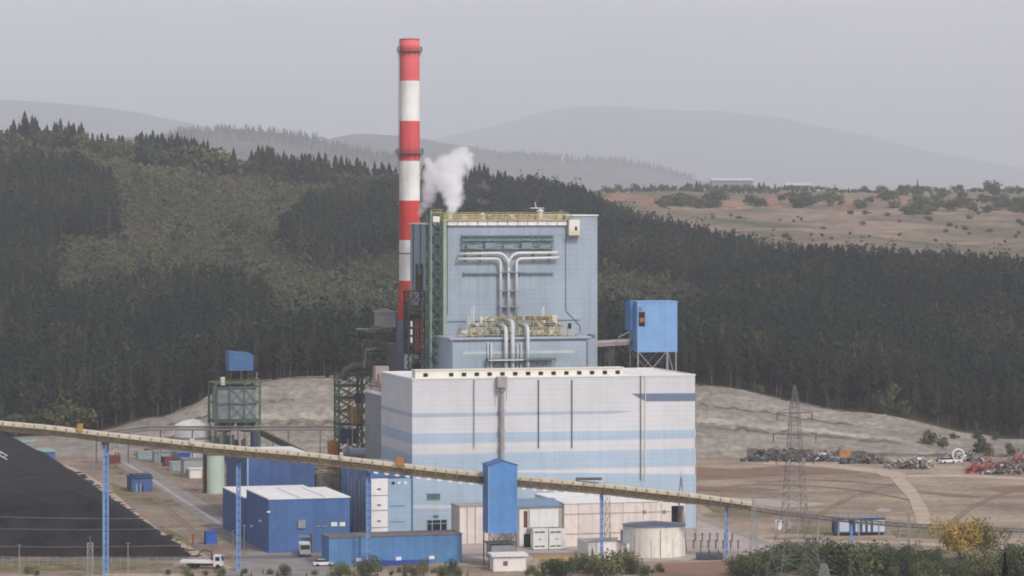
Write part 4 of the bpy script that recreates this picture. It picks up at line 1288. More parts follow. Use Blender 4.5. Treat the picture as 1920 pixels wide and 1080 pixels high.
for y in (622, 655, 680, 700):
    z = Fl.px(700, y, -2)[1]; mb.box(Fl, s0 - .6, s1 + .4, -2.8, 8, z - .2, z); mb.rail([Fl.w(s0 - .6, -2.8, z), Fl.w(s1 + .4, -2.8, z)], 1.1, .06)
mb.build('deck', mat('olive_steel', S(98, 104, 80), dirt=.2), t)
mb = MB(); zz_ = Fl.px(690, 617, -1)[1]; mb.tube([Fl.w(Fl.px(668, 617, -1)[0], -1, zz_), Fl.w(Fl.px(716, 617, -1)[0], -1, zz_)], .28, 8); mb.build('cross_pipe', M_steelgrey, t)
mb = MB(); q = [(683, 690), (686, 656), (700, 655)]; mb.tube([Fl.w(Fl.px(x, y, -3)[0], -3, Fl.px(x, y, -3)[1]) for x, y in q], .3, 8); mb.build('bent_pipe', M_steelgrey, t)
# brown duct sweeping to the left lattice tower
t = thing('flue_duct', 'brown curved duct above the lattice tower behind the white hall', 'duct', P(670, 705, 880))
q = [P(742, 692, 880), P(715, 689, 880), P(690, 686, 880), P(665, 686, 880), P(648, 694, 880), P(643, 712, 880)]
MB().tube(q, 1.0, 12).build('duct', mat('brown_duct', S(120, 104, 92), dirt=.2), t, smooth=True)
mb = MB()
for x in (655, 672, 700, 722):
    mb.beam(P(x, 690, 880), Vector((P(x, 690, 880).x, 880, 0)), .16)
mb.build('support', M_green_dark, t)

# grey annex behind the hall's dark side
t = thing('grey_annex', 'plain grey block joined to the shaded end of the white hall', 'annex', Hf.w(8, 46, 0))
at_ = Hf.side(700, 739)[1]
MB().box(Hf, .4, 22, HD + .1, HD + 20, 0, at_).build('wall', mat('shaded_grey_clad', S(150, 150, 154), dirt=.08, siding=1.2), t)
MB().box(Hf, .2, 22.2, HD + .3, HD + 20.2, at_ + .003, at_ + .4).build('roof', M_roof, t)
for v in (6, 10, 15):
    MB().box(Hf, 2, 5.5, HD + v, HD + v + 3, at_ + .4, at_ + 1.4 + .35 * v).build('roof_unit', mat('pinkish_grey', S(176, 154, 150), dirt=.12), t)
mb = MB(); mb.rail([Hf.w(.4, HD + .5, at_ + .4), Hf.w(.4, HD + 19.5, at_ + .4)], 1.1, .06); mb.build('railing', M_chwhite, t)

# ------------------------------------------------------------------ green lattice tower with yellow machinery
T3 = Frame(636, 892, 15.4)
t = thing('lattice_tower', 'green lattice tower holding yellow machinery left of the white hall', 'lattice tower', T3.w(3, 3, 0))
w3 = T3.px(678, 760)[0]; zt3 = T3.px(655, 701)[1]
MB().truss(T3, 0, w3, 0, 6, 0, zt3, 3.6, .34, .22).build('frame', M_green, t)
mb = MB()
for y in (701, 722, 745, 770, 795):
    z = T3.px(655, y)[1]; mb.box(T3, 0, w3, .2, 6, z - .2, z); mb.rail([T3.w(0, -.1, z), T3.w(w3, -.1, z)], 1.1, .06)
mb.build('deck', M_green_dark, t)
mb = MB()
mb.face_box(T3, 652, 764, 680, 779, -.6, .6, .8); mb.face_box(T3, 655, 777, 674, 794, -.8, .5, .6); mb.face_box(T3, 645, 748, 661, 752, -.5, .4, .4)
for x in (660, 668, 675):
    mb.face_box(T3, x - 1.2, 760, x + 1.2, 795, -1, .2, .3)
mb.build('machinery', M_yellow2, t)
mb = MB(); mb.face_box(T3, 668, 738, 684, 756, -.6, .3, 2); mb.build('motor_house', M_navy, t)
mb = MB(); mb.face_box(T3, 640, 805, 668, 832, 0, .2, 3); mb.build('pump_house', M_navy, t)
mb = MB(); zz_ = T3.px(650, 830)[1]; mb.beam(T3.w(w3 * .55, -1.2, 0), T3.w(w3 * .55, -1.2, T3.px(662, 752)[1]), .18); mb.build('center_post', M_yellow, t)

# ------------------------------------------------------------------ blue transfer tower right, behind the hall
T5 = Frame(1195, 858, 15.4)
t = thing('transfer_tower', 'bright blue box tower on braced legs behind the white hall roof', 'transfer tower', T5.w(5, 4, 0))
w5 = T5.px(1270, 610)[0]; zt = T5.px(1195, 567)[1]; zb = T5.px(1195, 659)[1]
dv = T5.side(1179, 600)[0]
mb = MB(); mb.box(T5, 0, w5, 0, dv, zb, zt); mb.box(T5, -.1, w5 + .1, -.1, dv + .1, zt, zt + .3)
mb.box(T5, -.06, w5 + .06, -.06, dv * .3, zb - .25, zb)
mb.build('cladding', M_skyblue, t)
mb = MB(); mb.box(T5, -1.0, 0, dv * .35, dv, zb + 5.5, zt - .02); mb.build('side_bay', M_blue, t)
MB().face_box(T5, 1197.5, 585, 1209, 612, 0, .08).build('doorway', M_dark, t)
MB().face_box(T5, 1199.5, 596, 1208, 604, -.09, .05).build('equipment', M_orange, t)
MB().face_box(T5, 1199, 575, 1203, 580, 0, .5).build('lamp_box', M_steelgrey, t)
for u, v in ((.3, .3), (w5 - .3, .3), (w5 - .3, dv - .3), (.3, dv - .3), (w5 * .75, .3)):
    MB().beam(T5.w(u, v, 0), T5.w(u, v, zb), .26).build('leg', M_galv, t)
mb = MB()
for z0, z1 in ((zb - 9, zb), (zb - 18, zb - 9), (zb - 27, zb - 18), (0.2, zb - 27)):
    for v in (.3, dv - .3):
        mb.beam(T5.w(.3, v, z0), T5.w(w5 * .75, v, z1), .13); mb.beam(T5.w(w5 * .75, v, z0), T5.w(.3, v, z1), .13)
    mb.beam(T5.w(w5 - .3, .3, z0), T5.w(w5 - .3, dv - .3, z1), .13)
mb.build('brace', M_galv, t)
# gallery between boiler house and blue tower
a0 = P(1104, 645, 848); a1 = P(1196, 646, 864)
t = thing('conveyor_bridge', 'low grey enclosed bridge between boiler house and the blue box tower', 'bridge', (a0 + a1) / 2)
mb = MB(); gfr = Frame(1104, 848, math.degrees(math.atan2(a1.y - a0.y, a1.x - a0.x)))
gl = (a1 - a0).length; gz = CZ + (HZ - 651) / F * 848
mb.box(gfr, 0, gl, 0, 2.4, gz, gz + .9); mb.build('gallery', mat('gallery_grey', S(152, 146, 144), dirt=.15), t)
mb = MB(); mb.box(gfr, 0, gl, -.15, 2.6, gz + .9, gz + 1.5); mb.build('roof', mat('gallery_roof', S(178, 168, 162), dirt=.1), t)
mb = MB(); mb.beam(P(1160, 632, 856), P(1180, 622, 858), .12); mb.beam(P(1160, 632, 856), P(1160, 645, 856), .1); mb.build('stay', M_galv, t)
mb = MB(); p = gfr.w(gl * .45, 1.2, 0); mb.truss(gfr, gl * .45, gl * .45 + 1.6, .4, 2, 0, gz, 5, .12, .08); mb.build('trestle', M_galv_dark, t)
mb = MB()
for x, yt in ((1173, 668), (1182, 672), (1163, 662)):
    mb.beam(P(x, 692, 845), P(x, yt, 845), .07)
# ------------------------------------------------------------------ long inclined conveyor
def Yc(px):
    return 682 + .028 * px
TOP = [(-150, 772), (0, 789), (100, 798), (200, 810), (400, 832), (580, 848), (740, 867), (860, 881), (975, 892), (1125, 905), (1310, 926), (1420, 942)]
def ctop(px):
    return float(np.interp(px, [a for a, _ in TOP], [b for _, b in TOP]))
t = thing('conveyor', 'long beige covered conveyor sloping across the whole plant', 'conveyor', P(500, 900, Yc(500)))
hood = MB(); tr = MB(); rl = MB(); pan = MB()
n = 79
xs = [-150 + 1560 * i / n for i in range(n + 1)]
def cp(px, dpy, dv):
    return P(px, ctop(px) + dpy, Yc(px)) + Vector((0, dv, 0))
for i in range(n):
    a, b = xs[i], xs[i + 1] - .9
    for dv in (-1.5, 1.5):
        pass
    hood.add([cp(a, 1.5, -1.5), cp(b, 1.5, -1.5), cp(b, 0, -.7), cp(a, 0, -.7), cp(a, 0, .7), cp(b, 0, .7), cp(b, 1.5, 1.5), cp(a, 1.5, 1.5), cp(a, 7.5, -1.5), cp(b, 7.5, -1.5), cp(b, 7.5, 1.5), cp(a, 7.5, 1.5)],
             [(0, 1, 2, 3), (3, 2, 5, 4), (4, 5, 6, 7), (8, 9, 1, 0), (7, 6, 10, 11), (9, 8, 11, 10), (0, 3, 4, 7, 11, 8), (2, 1, 9, 10, 6, 5)])
    k = 1
    th = 17 + 3 * min(1, max(0, (a - 100) / 400)) - 6 * min(1, max(0, (a - 1260) / 150))
    tr.beam(cp(xs[i], 1.5, -1.75), cp(xs[i], th + .5, -1.75), .12)
    tr.beam(cp(xs[i], 8, -1.7), cp(xs[i + 1], th, -1.7), .07)
    tr.beam(cp(xs[i], th, -1.7), cp(xs[i + 1], 8, -1.7), .07)
    tr.beam(cp(xs[i], th, -1.7), cp(xs[i], th, 1.7), .07)
    for q in (8.5, th):
        tr.beam(cp(xs[i], q, -1.7), cp(xs[i + 1], q, -1.7), .12)
        tr.beam(cp(xs[i], q, 1.7), cp(xs[i + 1], q, 1.7), .12)
    pan.add([cp(xs[i], th, -1.6), cp(xs[i + 1], th, -1.6), cp(xs[i + 1], th, 1.6), cp(xs[i], th, 1.6)], [(0, 1, 2, 3)])
    pan.add([cp(xs[i], 7.7, -1.0), cp(xs[i + 1], 7.7, -1.0), cp(xs[i + 1], th, -1.0), cp(xs[i], th, -1.0)], [(0, 1, 2, 3)])
    if 690 < xs[i] < 1290:
        MB().beam(cp(xs[i] + 2, th + 2.0, -1.7), cp(xs[i] + 10, th + 2.4, -1.7), .28).build('return_idler', M_chwhite, t)
    rl.beam(cp(xs[i], 6, -2.2), cp(xs[i + 1], 6, -2.2), .06); rl.beam(cp(xs[i], 11, -2.2), cp(xs[i], 6, -2.2), .05)
hood.build('hood', M_hood, t); tr.build('truss', mat('brown_truss', S(120, 106, 88), dirt=.2), t); pan.build('belt_pan', mat('tan_pan', S(168, 154, 128), dirt=.3, scale=.4), t); rl.build('railing', M_yellow, t)
for x, w_, h_ in ((150, 10, 13), (750, 14, 14), (640, 6, 9), (360, 8, 7)):
    mb = MB(); f_ = Frame(x, Yc(x) - 1.8, 3); mb.face_box(f_, x - w_ / 2, ctop(x) - h_ * .7, x + w_ / 2, ctop(x) + 5, 0, .3, 1.5)
    mb.build('drive_cabin', M_orange if x == 750 else M_hood if x != 150 else M_yellow2, t)
mb = MB(); f_ = Frame(1075, Yc(1075), 3); mb.face_box(f_, 1080, ctop(1100) - 7, 1128, ctop(1100) - 3, 0, 1, 1); mb.build('hood_cap', M_galv_dark, t)
# low open end of the conveyor
LOW = [(1310, 937), (1400, 950), (1470, 960), (1560, 970), (1680, 981), (1800, 988), (2000, 995)]
t = thing('low_conveyor', 'low open conveyor trestle running over the yard to the far side', 'conveyor', P(1600, 975, Yc(1600)))
mb = MB(); mg = MB()
for i in range(40):
    a = 1405 + 15 * i; b = a + 15
    ya = float(np.interp(a, [q for q, _ in LOW], [q for _, q in LOW])); yb = float(np.interp(b, [q for q, _ in LOW], [q for _, q in LOW]))
    for dv in (-1, 1):
        d_ = Vector((0, dv, 0))
        mb.beam(P(a, ya, Yc(a)) + d_, P(b, yb, Yc(b)) + d_, .11); mb.beam(P(a, ya + 6, Yc(a)) + d_, P(b, yb + 6, Yc(b)) + d_, .11)
        mb.beam(P(a, ya, Yc(a)) + d_, P(b, yb + 6, Yc(b)) + d_, .06); mb.beam(P(a, ya + 6, Yc(a)) + d_, P(a, ya, Yc(a)) + d_, .07)
    mb.beam(P(a, ya + 5.8, Yc(a)) + Vector((0, -1.05, 0)), P(a, ya + 5.8, Yc(a)) + Vector((0, 1.05, 0)), .09)
    mg.add([P(a, ya + 4, Yc(a)) + Vector((0, -.8, 0)), P(b, yb + 4, Yc(b)) + Vector((0, -.8, 0)), P(b, yb + 4, Yc(b)) + Vector((0, .8, 0)), P(a, ya + 4, Yc(a)) + Vector((0, .8, 0)),
            P(a, ya + 5, Yc(a)) + Vector((0, -.8, 0)), P(b, yb + 5, Yc(b)) + Vector((0, -.8, 0)), P(b, yb + 5, Yc(b)) + Vector((0, .8, 0)), P(a, ya + 5, Yc(a)) + Vector((0, .8, 0))],
           [(0, 1, 2, 3), (4, 7, 6, 5), (0, 4, 5, 1), (3, 2, 6, 7)])
mb.build('truss', M_galv_dark, t); mg.build('belt', M_truss, t)
for i in range(15):
    x = 1420 + 38 * i; yy = Yc(x); top = P(x, float(np.interp(x, [q for q, _ in LOW], [q for _, q in LOW])) + 6, yy)
    MB().beam((top.x, yy - 1, 0), (top.x, yy - 1, top.z), .1).beam((top.x, yy + 1, 0), (top.x, yy + 1, top.z), .1).build('leg', M_galv, t)
# blue support pylons
for x, wd, y0, lab in ((198, 11, 832, 'thick bright blue post standing before the coal heap'), (447, 8, 866, 'blue post standing before the blue workshop'), (690, 7, 890, 'slim blue post before the low blue wall'),
                  (1128, 8, 926, 'blue trestle post before the rust streaked concrete wall'), (1362, 7, 950, 'blue trestle post in the yard right of the round tank'), (1597, 7, 976, 'blue trestle post before the blue and white cabins')):
    yy = Yc(x) if x != 198 else 687.5
    top = P(x, y0, yy); hw = wd / F * yy / 2
    t = thing('support_post', lab, 'support', (top.x, yy, 0), 'blue posts under the conveyor')
    mb = MB(); L_ = Vector((-hw, 0, 0)); 
    mb.beam((top.x - hw * .45, yy - .5, 0), (top.x - hw * .45, yy - .5, top.z), hw * .62); mb.beam((top.x + hw * .55, yy + .9, 0), (top.x + hw * .55, yy + .9, top.z), hw * .5)
    mb.build('post', [M_blue_steel], t)
    mb = MB(); k = int(top.z // 1.6)
    for i in range(k):
        z = 1.6 * i
        mb.beam((top.x - hw * .4, yy - .3, z), (top.x + hw * .5, yy + .8, z + 1.6), .09); mb.beam((top.x - hw * .4, yy - .9, z), (top.x + hw * .6, yy - .9, z), .07)
    mb.build('brace', M_blue_mid, t)
    MB().lathe((top.x, yy), [(hw * 1.8, -.05), (hw * 1.8, .35), (hw * 1.5, .36)], 8).build('footing', M_concrete, t)
    mb = MB(); mb.box(WORLD, top.x - hw * 1.2, top.x + hw * 1.2, yy - 1.8, yy + 1.8, top.z, top.z + .25); mb.build('saddle', M_navy, t)

# blue conveyor tower with gable
K5 = Frame(916, 702, 15.4)
wk = K5.px(970, 930)[0]; zt = K5.px(916, 873)[1]; zb = K5.px(940, 1000)[1]; dk = K5.side(905, 930)[0]
t = thing('drive_tower', 'tall bright blue gabled tower on legs in front of the striped hall', 'conveyor tower', K5.w(wk / 2, dk / 2, 0))
mb = MB(); zp = zt + .95
c = [K5.w(u, v, z) for v in (0, dk) for u, z in ((0, zb), (wk, zb), (wk, zt), (wk / 2, zp), (0, zt))]
mb.add(c, [(0, 1, 2, 3, 4), (9, 8, 7, 6, 5), (0, 5, 6, 1), (1, 6, 7, 2), (4, 9, 5, 0)])
mb.build('cladding', M_blue, t)
mb = MB()
for s_, (ua, za, ub, zb_) in enumerate(((-.25, zt - .1, wk / 2, zp + .05), (wk / 2, zp + .05, wk + .25, zt - .1))):
    mb.add([K5.w(ua, -.2, za), K5.w(ub, -.2, zb_), K5.w(ub, dk + .2, zb_), K5.w(ua, dk + .2, za), K5.w(ua, -.2, za + .15), K5.w(ub, -.2, zb_ + .15), K5.w(ub, dk + .2, zb_ + .15), K5.w(ua, dk + .2, za + .15)], [(0, 3, 2, 1), (4, 5, 6, 7), (0, 1, 5, 4), (1, 2, 6, 5), (2, 3, 7, 6), (3, 0, 4, 7)])
mb.build('roof', M_blue_mid, t)
mb = MB(); mb.box(K5, -.05, .12, -.05, .12, zb, zt - .1); mb.build('corner_flashing', M_lightblue, t)
for u, v in ((.2, .2), (wk - .2, .2), (wk - .2, dk - .2), (.2, dk - .2)):
    MB().beam(K5.w(u, v, 0), K5.w(u, v, zb), .2).build('leg', M_galv_dark, t)
mb = MB()
for a, b in ((.2, wk / 2), (wk / 2, wk - .2)):
    mb.beam(K5.w(a, .2, zb), K5.w((a + b) / 2, .2, zb - 2), .12); mb.beam(K5.w(b, .2, zb), K5.w((a + b) / 2, .2, zb - 2), .12)
mb.box(K5, 0, wk, .1, dk, zb - 2.3, zb - 2.1); mb.build('brace', M_galv_dark, t)
mb = MB(); mb.box(K5, .8, wk - .5, .6, dk - .4, 1.6, zb - 2.6); mb.build('gear_box', M_steelgrey, t)

# ------------------------------------------------------------------ blue buildings on the left
def block(name, label, cat, fr, w_, d_, h, mw, mr, group=None, parapet=0):
    t = thing(name, label, cat, fr.w(w_ / 2, d_ / 2, 0), group)
    MB().box(fr, 0, w_, 0, d_, 0, h).build('wall', mw, t)
    mb = MB(); mb.box(fr, -.15, w_ + .15, -.15, d_ + .15, h + .003, h + .25)
    if parapet:
        mb.box(fr, -.15, w_ + .15, -.15, .1, h + .25, h + .25 + parapet)
    mb.build('roof', mr, t)
    return t
F2 = Frame(504, 730, 16)
w2 = F2.px(656, 980)[0]; h2 = F2.px(504, 937)[1]
t = block('workshop', 'mid blue workshop with white flat roof and a grey chute in front', 'workshop', F2, w2, 26, h2, M_blue_mid, M_roof)
mb = MB()
for x in (562, 610):
    u = F2.px(x, 937)[0]; mb.box(F2, u - .08, u + .08, 0, 26, h2 + .25, h2 + .32)
mb.build('roof_seam', M_steelgrey, t)
for x0, x1, m in ((592, 599, M_trim), (605, 613, M_trim), (621, 632, M_chwhite), (637, 647, M_chwhite)):
    wi = MB().face_box(F2, x0, 979, x1, 986, 0, .08).build('window', m, t)
    MB().face_box(F2, x0 - .7, 986, x1 + .7, 987.2, 0, .2).build('sill', M_lightblue, wi)
MB().face_box(F2, 558, 975, 572, 990, 0, .5).build('fan', M_steelgrey, t)
MB().face_box(F2, 500, 958, 506, 961, 0, .6).build('wall_lamp', M_chwhite, t)
dd = MB().face_box(F2, 636, 1004, 652, 1030, 0, .1).build('door', M_navy, t)
for v, z in ((8, 6.4), (18, 4.2)):
    MB().box(F2, -.6, 0, v, v + .8, z, z + .4).build('wall_lamp', M_chwhite, t)
F2b = Frame(460, 757, 15.4)
h2b = F2b.px(460, 935)[1]
t = block('storage_hall', 'lower dark sided blue hall with white roof behind the workshop', 'storage hall', F2b, 20, 30, h2b, M_blue_mid, M_roof)
F1 = Frame(465, 800, 15.4)
w1 = F1.px(590, 880)[0]; h1 = F1.px(465, 858)[1]
t = block('blue_hall', 'deep blue windowless hall behind the white workshop roofs under the conveyor', 'hall', F1, w1, F1.side(424, 870)[0], h1, M_blue_deep, M_roof)
mb = MB(); mb.face_box(F1, 463, 858, 466, 912, 0, .1); mb.build('corner_flashing', M_lightblue, t)
mb = MB(); mb.box(F1, -.2, 0, 10, 14, 0, 9); mb.build('door', M_truss, t)
# blue portal building at the hall corner
F4 = Frame(690, 748, 15.4)
w4 = F4.px(774, 945)[0]; h4 = F4.px(690, 882)[1]; d4 = F4.side(641, 885)[0]
t = thing('switch_house', 'light blue panelled house with white panel column at the hall corner', 'switch house', F4.w(w4 / 2, 9, 0))
MB().box(F4, 0, w4, 0, d4, 0, h4).build('wall', [M_blue_mid], t)
mb = MB(); mb.box(F4, -.2, w4 + .2, -.2, d4, h4 + .003, h4 + .3); mb.build('roof', M_steelgrey, t)
mb = MB(); mb.face_box(F4, 727.5, 897, 772, 1004, 0, .07); mb.build('light_panel', M_lightblue, t)
wp = MB().face_box(F4, 696, 897, 727, 1004, 0, .12).build('white_panel', M_chwhite, t)
mb = MB()
for y in (929, 957, 989):
    mb.face_box(F4, 696, y - .6, 727, y + .6, 0, .16)
for y in (917, 947, 977):
    mb.face_box(F4, 707, y - 1.5, 714, y + 1.5, 0, .2)
mb.build('panel_joint', M_trim, wp)
for x in (737, 748, 760):
    MB().face_box(F4, x - 2.5, 903, x + 2.5, 908, 0, .2).build('vent', M_dark if x == 737 else M_chwhite, t)
mb = MB(); mb.face_box(F4, 690, 887, 774, 895, 0, .2); mb.face_box(F4, 690, 895, 695, 1004, 0, .18); mb.face_box(F4, 771, 895, 774, 1004, 0, .18); mb.build('portal_frame', M_blue_mid, t)
for y in (948, 978):
    MB().face_box(F4, 730, y, 760, y + 1.2, 0, .11).build('panel_joint', M_trim, t)
mb = MB()
for k, v in enumerate((2, 5, 8, 11.5, 14, 17, 20)):
    mb.box(F4, -.2, 0, v, v + 1.0, .5 + (k % 2) * 2, h4 - 1 - (k % 3))
mb.build('wall_pipe', mat('pale_wall_pipe', S(150, 158, 170), dirt=.15), t)
mb = MB(); mb.face_box(F4, 728, 997, 742, 1004, 0, 1.2); mb.build('gas_cabinet', mat('rim_red2', S(176, 120, 116)), t)
# low blue wall building at the front
F3 = Frame(617, 704, 15.4)
w3_ = F3.px(866, 1035)[0]; h3 = F3.px(617, 1009)[1]
t = block('low_shed', 'long low bright blue shed in front of the panelled house', 'shed', F3, w3_, 8, h3, M_blue_low, mat('brown_roof', S(126, 118, 116), dirt=.15))
mb = MB()
for x in (676, 690):
    u = F3.px(x, 1030)[0]; mb.box(F3, u - .15, u + .15, -.12, 0, 0, h3)
mb.build('downpipe', M_blue_mid, t)
u0, u1 = F3.px(640, 1060)[0], F3.px(800, 1060)[0]
MB().box(F3, u0 + 4, u1, -2.2, -.3, 0, .9).build('plinth', mat('royal_blue_tarp', S(52, 76, 160), dirt=.1), t)
for k in (.2, .5, .75):
    MB().box(F3, w3_ * k, w3_ * k + 1.2, -.25, 0, .9, 1.6).build('wall_lamp', M_chwhite, t)
# grey steel tank and clutter between the blue hall and the switch house
t = thing('ash_silo', 'weathered grey brown steel bunker between blue hall and panelled house', 'bunker', P(610, 900, 800))
fx = Frame(592, 812, 15.4); ux = fx.px(640, 890)[0]
MB().box(fx, 0, ux, 0, 8, 4, 11).build('bunker', mat('weathered_bunker', S(124, 118, 108), dirt=.3, scale=.8, streak=.4), t)
mb = MB(); mb.truss(fx, .1, ux - .1, .1, 8, 0, 12.5, 3, .2, .12); mb.build('frame', M_green_dark, t)
mb = MB(); mb.rail([fx.w(0, 0, 11), fx.w(ux, 0, 11)], 1.1, .06); mb.build('railing', M_yellow, t)

# ------------------------------------------------------------------ coal handling tower on the left
T6 = Frame(404, 985, 15.4)
w6 = T6.px(487, 760)[0]; z0 = T6.px(440, 786)[1]; z1 = T6.px(440, 726)[1]; zt = T6.px(440, 718)[1]
t = thing('coal_silo', 'grey panelled silo in a green steel frame with a blue cabin on top', 'silo', T6.w(6, 5, 0))
MB().box(T6, .9, w6 - .9, .6, 11, z0, z1).build('bin', mat('galvanised_panel', S(150, 156, 160), dirt=.2, scale=.5, streak=.25), t)
mb = MB()
for u in (0, w6 * .33, w6 * .66, w6):
    for v in (0, 11.5):
        mb.beam(T6.w(u, v, 0), T6.w(u, v, zt), .5 if u in (0, w6) else .2)
for z in (2.0, z0 - 3, z0 - .4, (z0 + z1) / 2, z1, zt):
    for v in (0, 11.5):
        mb.beam(T6.w(0, v, z), T6.w(w6, v, z), .2)
    for u in (0, w6):
        mb.beam(T6.w(u, 0, z), T6.w(u, 11.5, z), .2)
for ua, ub in ((0, w6 * .33), (w6 * .66, w6)):
    for za, zb in ((.2, z0 * .5), (z0 * .5, z0 - .4)):
        mb.beam(T6.w(ua, 0, za), T6.w(ub, 0, zb), .13); mb.beam(T6.w(ub, 0, za), T6.w(ua, 0, zb), .13)
mb.box(T6, -.5, w6 + .5, -.5, 12, zt - .2, zt)
mb.box(T6, -.5, w6 + .5, -.5, 12, z0 - 1.0, z0 - .8)
mb.build('frame', M_green, t)
mb = MB()
um = (w6 * .33 + w6 * .66) / 2
for (ua, ub) in ((w6 * .33, w6 * .66), (w6 * .66, w6 - .9)):
    for (za, zb) in ((z0, (z0 + z1) / 2), ((z0 + z1) / 2, z1)):
        mb.beam(T6.w(ua, .1, za), T6.w(ub, .1, zb), .12); mb.beam(T6.w(ub, .1, za), T6.w(ua, .1, zb), .12)
mb.build('cross_brace', M_galv_dark, t)
mb = MB(); mb.rail([T6.w(-.5, -.5, zt), T6.w(w6 + .5, -.5, zt), T6.w(w6 + .5, 12, zt)], 1.1, .07); mb.build('railing', mat('brownish_rail', S(140, 112, 96), dirt=.2), t)
uc0 = T6.px(430, 680, 3)[0]; uc1 = T6.px(475, 680, 3)[0]; zc0 = T6.px(450, 695, 3)[1]; zc1 = T6.px(450, 659, 3)[1]
mb = MB()
c = []
for v in (3, 9.5):
    for u, z in ((uc0, zc0), (uc1, zc0), (uc1, zc1 - 1.4), (uc1 - 1.0, zc1 - .5), (uc0 + 1, zc1), (uc0, zc1)):
        c.append(T6.w(u, v, z))
mb.add(c, [(0, 1, 2, 3, 4, 5), (11, 10, 9, 8, 7, 6)] + [(i, i + 6, (i + 1) % 6 + 6, (i + 1) % 6) for i in range(6)])
cb = mb.build('cabin', M_blue_mid, t)
mb = MB(); mb.face_box(T6, 442, 668, 462, 673, 3, .05); mb.build('window', mat('teal_mark', S(90, 130, 150)), cb)
for u in (uc0 + .4, (uc0 + uc1) / 2, uc1 - .3):
    MB().beam(T6.w(u, 3.4, zt), T6.w(u, 3.4, zc0), .12).build('cabin_leg', M_green, t)
    MB().beam(T6.w(u, 9, zt), T6.w(u, 9, zc0), .12).build('cabin_leg', M_green, t)
mb = MB(); mb.face_box(T6, 414, 707, 421.5, 722, -.2, .3, .8); mb.build('white_cabinet', M_cream, t)
mb = MB(); mb.beam(T6.px(482, 720)[0] * T6.u + T6.O + Vector((0, 0, zt)), T6.px(482, 720)[0] * T6.u + T6.O + Vector((0, 0, T6.px(482, 697)[1])), .15); mb.build('lamp_mast', M_galv, t)
mb = MB()
for k in range(2):
    ua = 1.2 + k * (w6 / 2 - .4); ub = ua + w6 / 2 - 1.6
    MB().add([T6.w(u, v, z) for z, e in ((z0 - .9, 0), (z0 - 4.2, 1.4)) for u, v in ((ua + e, 1 + e), (ub - e, 1 + e), (ub - e, 10 - e), (ua + e, 10 - e))], [(0, 1, 2, 3), (4, 7, 6, 5), (0, 4, 5, 1), (1, 5, 6, 2), (2, 6, 7, 3), (3, 7, 4, 0)]).build('hopper', M_green_dark, t)
for k in range(14):
    u = .4 + k * w6 / 14.5
    MB().box(T6, u, u + rnd.uniform(.2, .9), 3 + (k % 3) * 2.2, 5 + (k % 3) * 2.2, .1, rnd.uniform(3, z0 - 2)).build('feeder', (M_green_dark, M_galv_dark, M_truss, M_navy)[k % 4], t)
mb = MB(); mb.face_box(T6, 473, 808, 484, 840, -1, .4, 2); mb.build('control_cabinet', M_navy, t)
# white tank behind
c_ = P(362, 810, 993)
t = thing('storage_tank', 'white round tank beside the green framed silo', 'tank', (c_.x, c_.y, 0))
r_ = 34 / F * 993; zt_ = CZ + (HZ - 799) / F * 988
MB().lathe((c_.x, c_.y), [(r_, -.1), (r_, zt_)], 40).build('shell', M_chwhite, t, smooth=False)
MB().lathe((c_.x, c_.y), [(r_ + .1, zt_ + .003), (r_ + .1, zt_ + .15), (r_ * .5, zt_ + 1.4), (.1, zt_ + 1.9)], 40).build('roof', M_chwhite, t)
MB().lathe((c_.x, c_.y), [(r_ + .02, zt_ * .62), (r_ + .12, zt_ * .63), (r_ + .12, zt_ * .67), (r_ + .02, zt_ * .68)], 40).build('wind_girder', M_steelgrey, t)
# pipe rack
t = thing('pipe_rack', 'long low pipe rack crossing before the pale embankment behind the silo', 'pipe rack', P(470, 810, 982))
mb = MB(); mp = MB()
for k in range(24):
    x = 180 + 20 * k; a = P(x, 799, 980); 
    z = 10.3 if x > 280 else 10.3 - (280 - x) * .02
    mb.beam((a.x, 980, z), (a.x, 982, z), .12)
    if k % 3 == 0:
        mb.beam((a.x, 980, 0), (a.x, 980, z), .14); mb.beam((a.x, 982, 0), (a.x, 982, z), .14)
    if k % 3 == 0:
        b = P(x + 20, 799, 980); mb.beam((a.x, 980, z), (b.x, 980, z - 3), .07)
for dz, dv, r_ in ((0, 0, .3), (.1, .8, .22), (.9, .4, .2), (.7, 1.4, .25)):
    mp.tube([(P(160, 800, 980).x, 980 + dv, 8.2 + dz), (P(280, 800, 980).x, 980 + dv, 10.5 + dz), (P(655, 800, 980).x, 980 + dv, 10.5 + dz)], r_, 8)
mb.build('trestle', M_galv_dark, t); mp.build('pipe', mat('lagged_pipe', S(138, 130, 126), dirt=.15), t)
# inclined feeder going down from the silo
t = thing('inclined_feeder', 'dark inclined belt descending from the silo to the blue hall', 'conveyor', P(530, 840, 960))
a, b = P(492, 812, 975), P(572, 852, 930)
MB().tube([a, b], 1.1, 4).build('gallery', mat('dark_gallery', S(70, 68, 66), dirt=.2), t)
MB().tube([a + Vector((0, -1.2, 1.1)), b + Vector((0, -1.2, 1.1))], .15, 4).build('railing', M_yellow2, t)
for k in (.25, .6, .9):
    p = a.lerp(b, k); MB().beam((p.x, p.y, 0), (p.x, p.y, p.z - .8), .18).build('leg', M_galv, t)
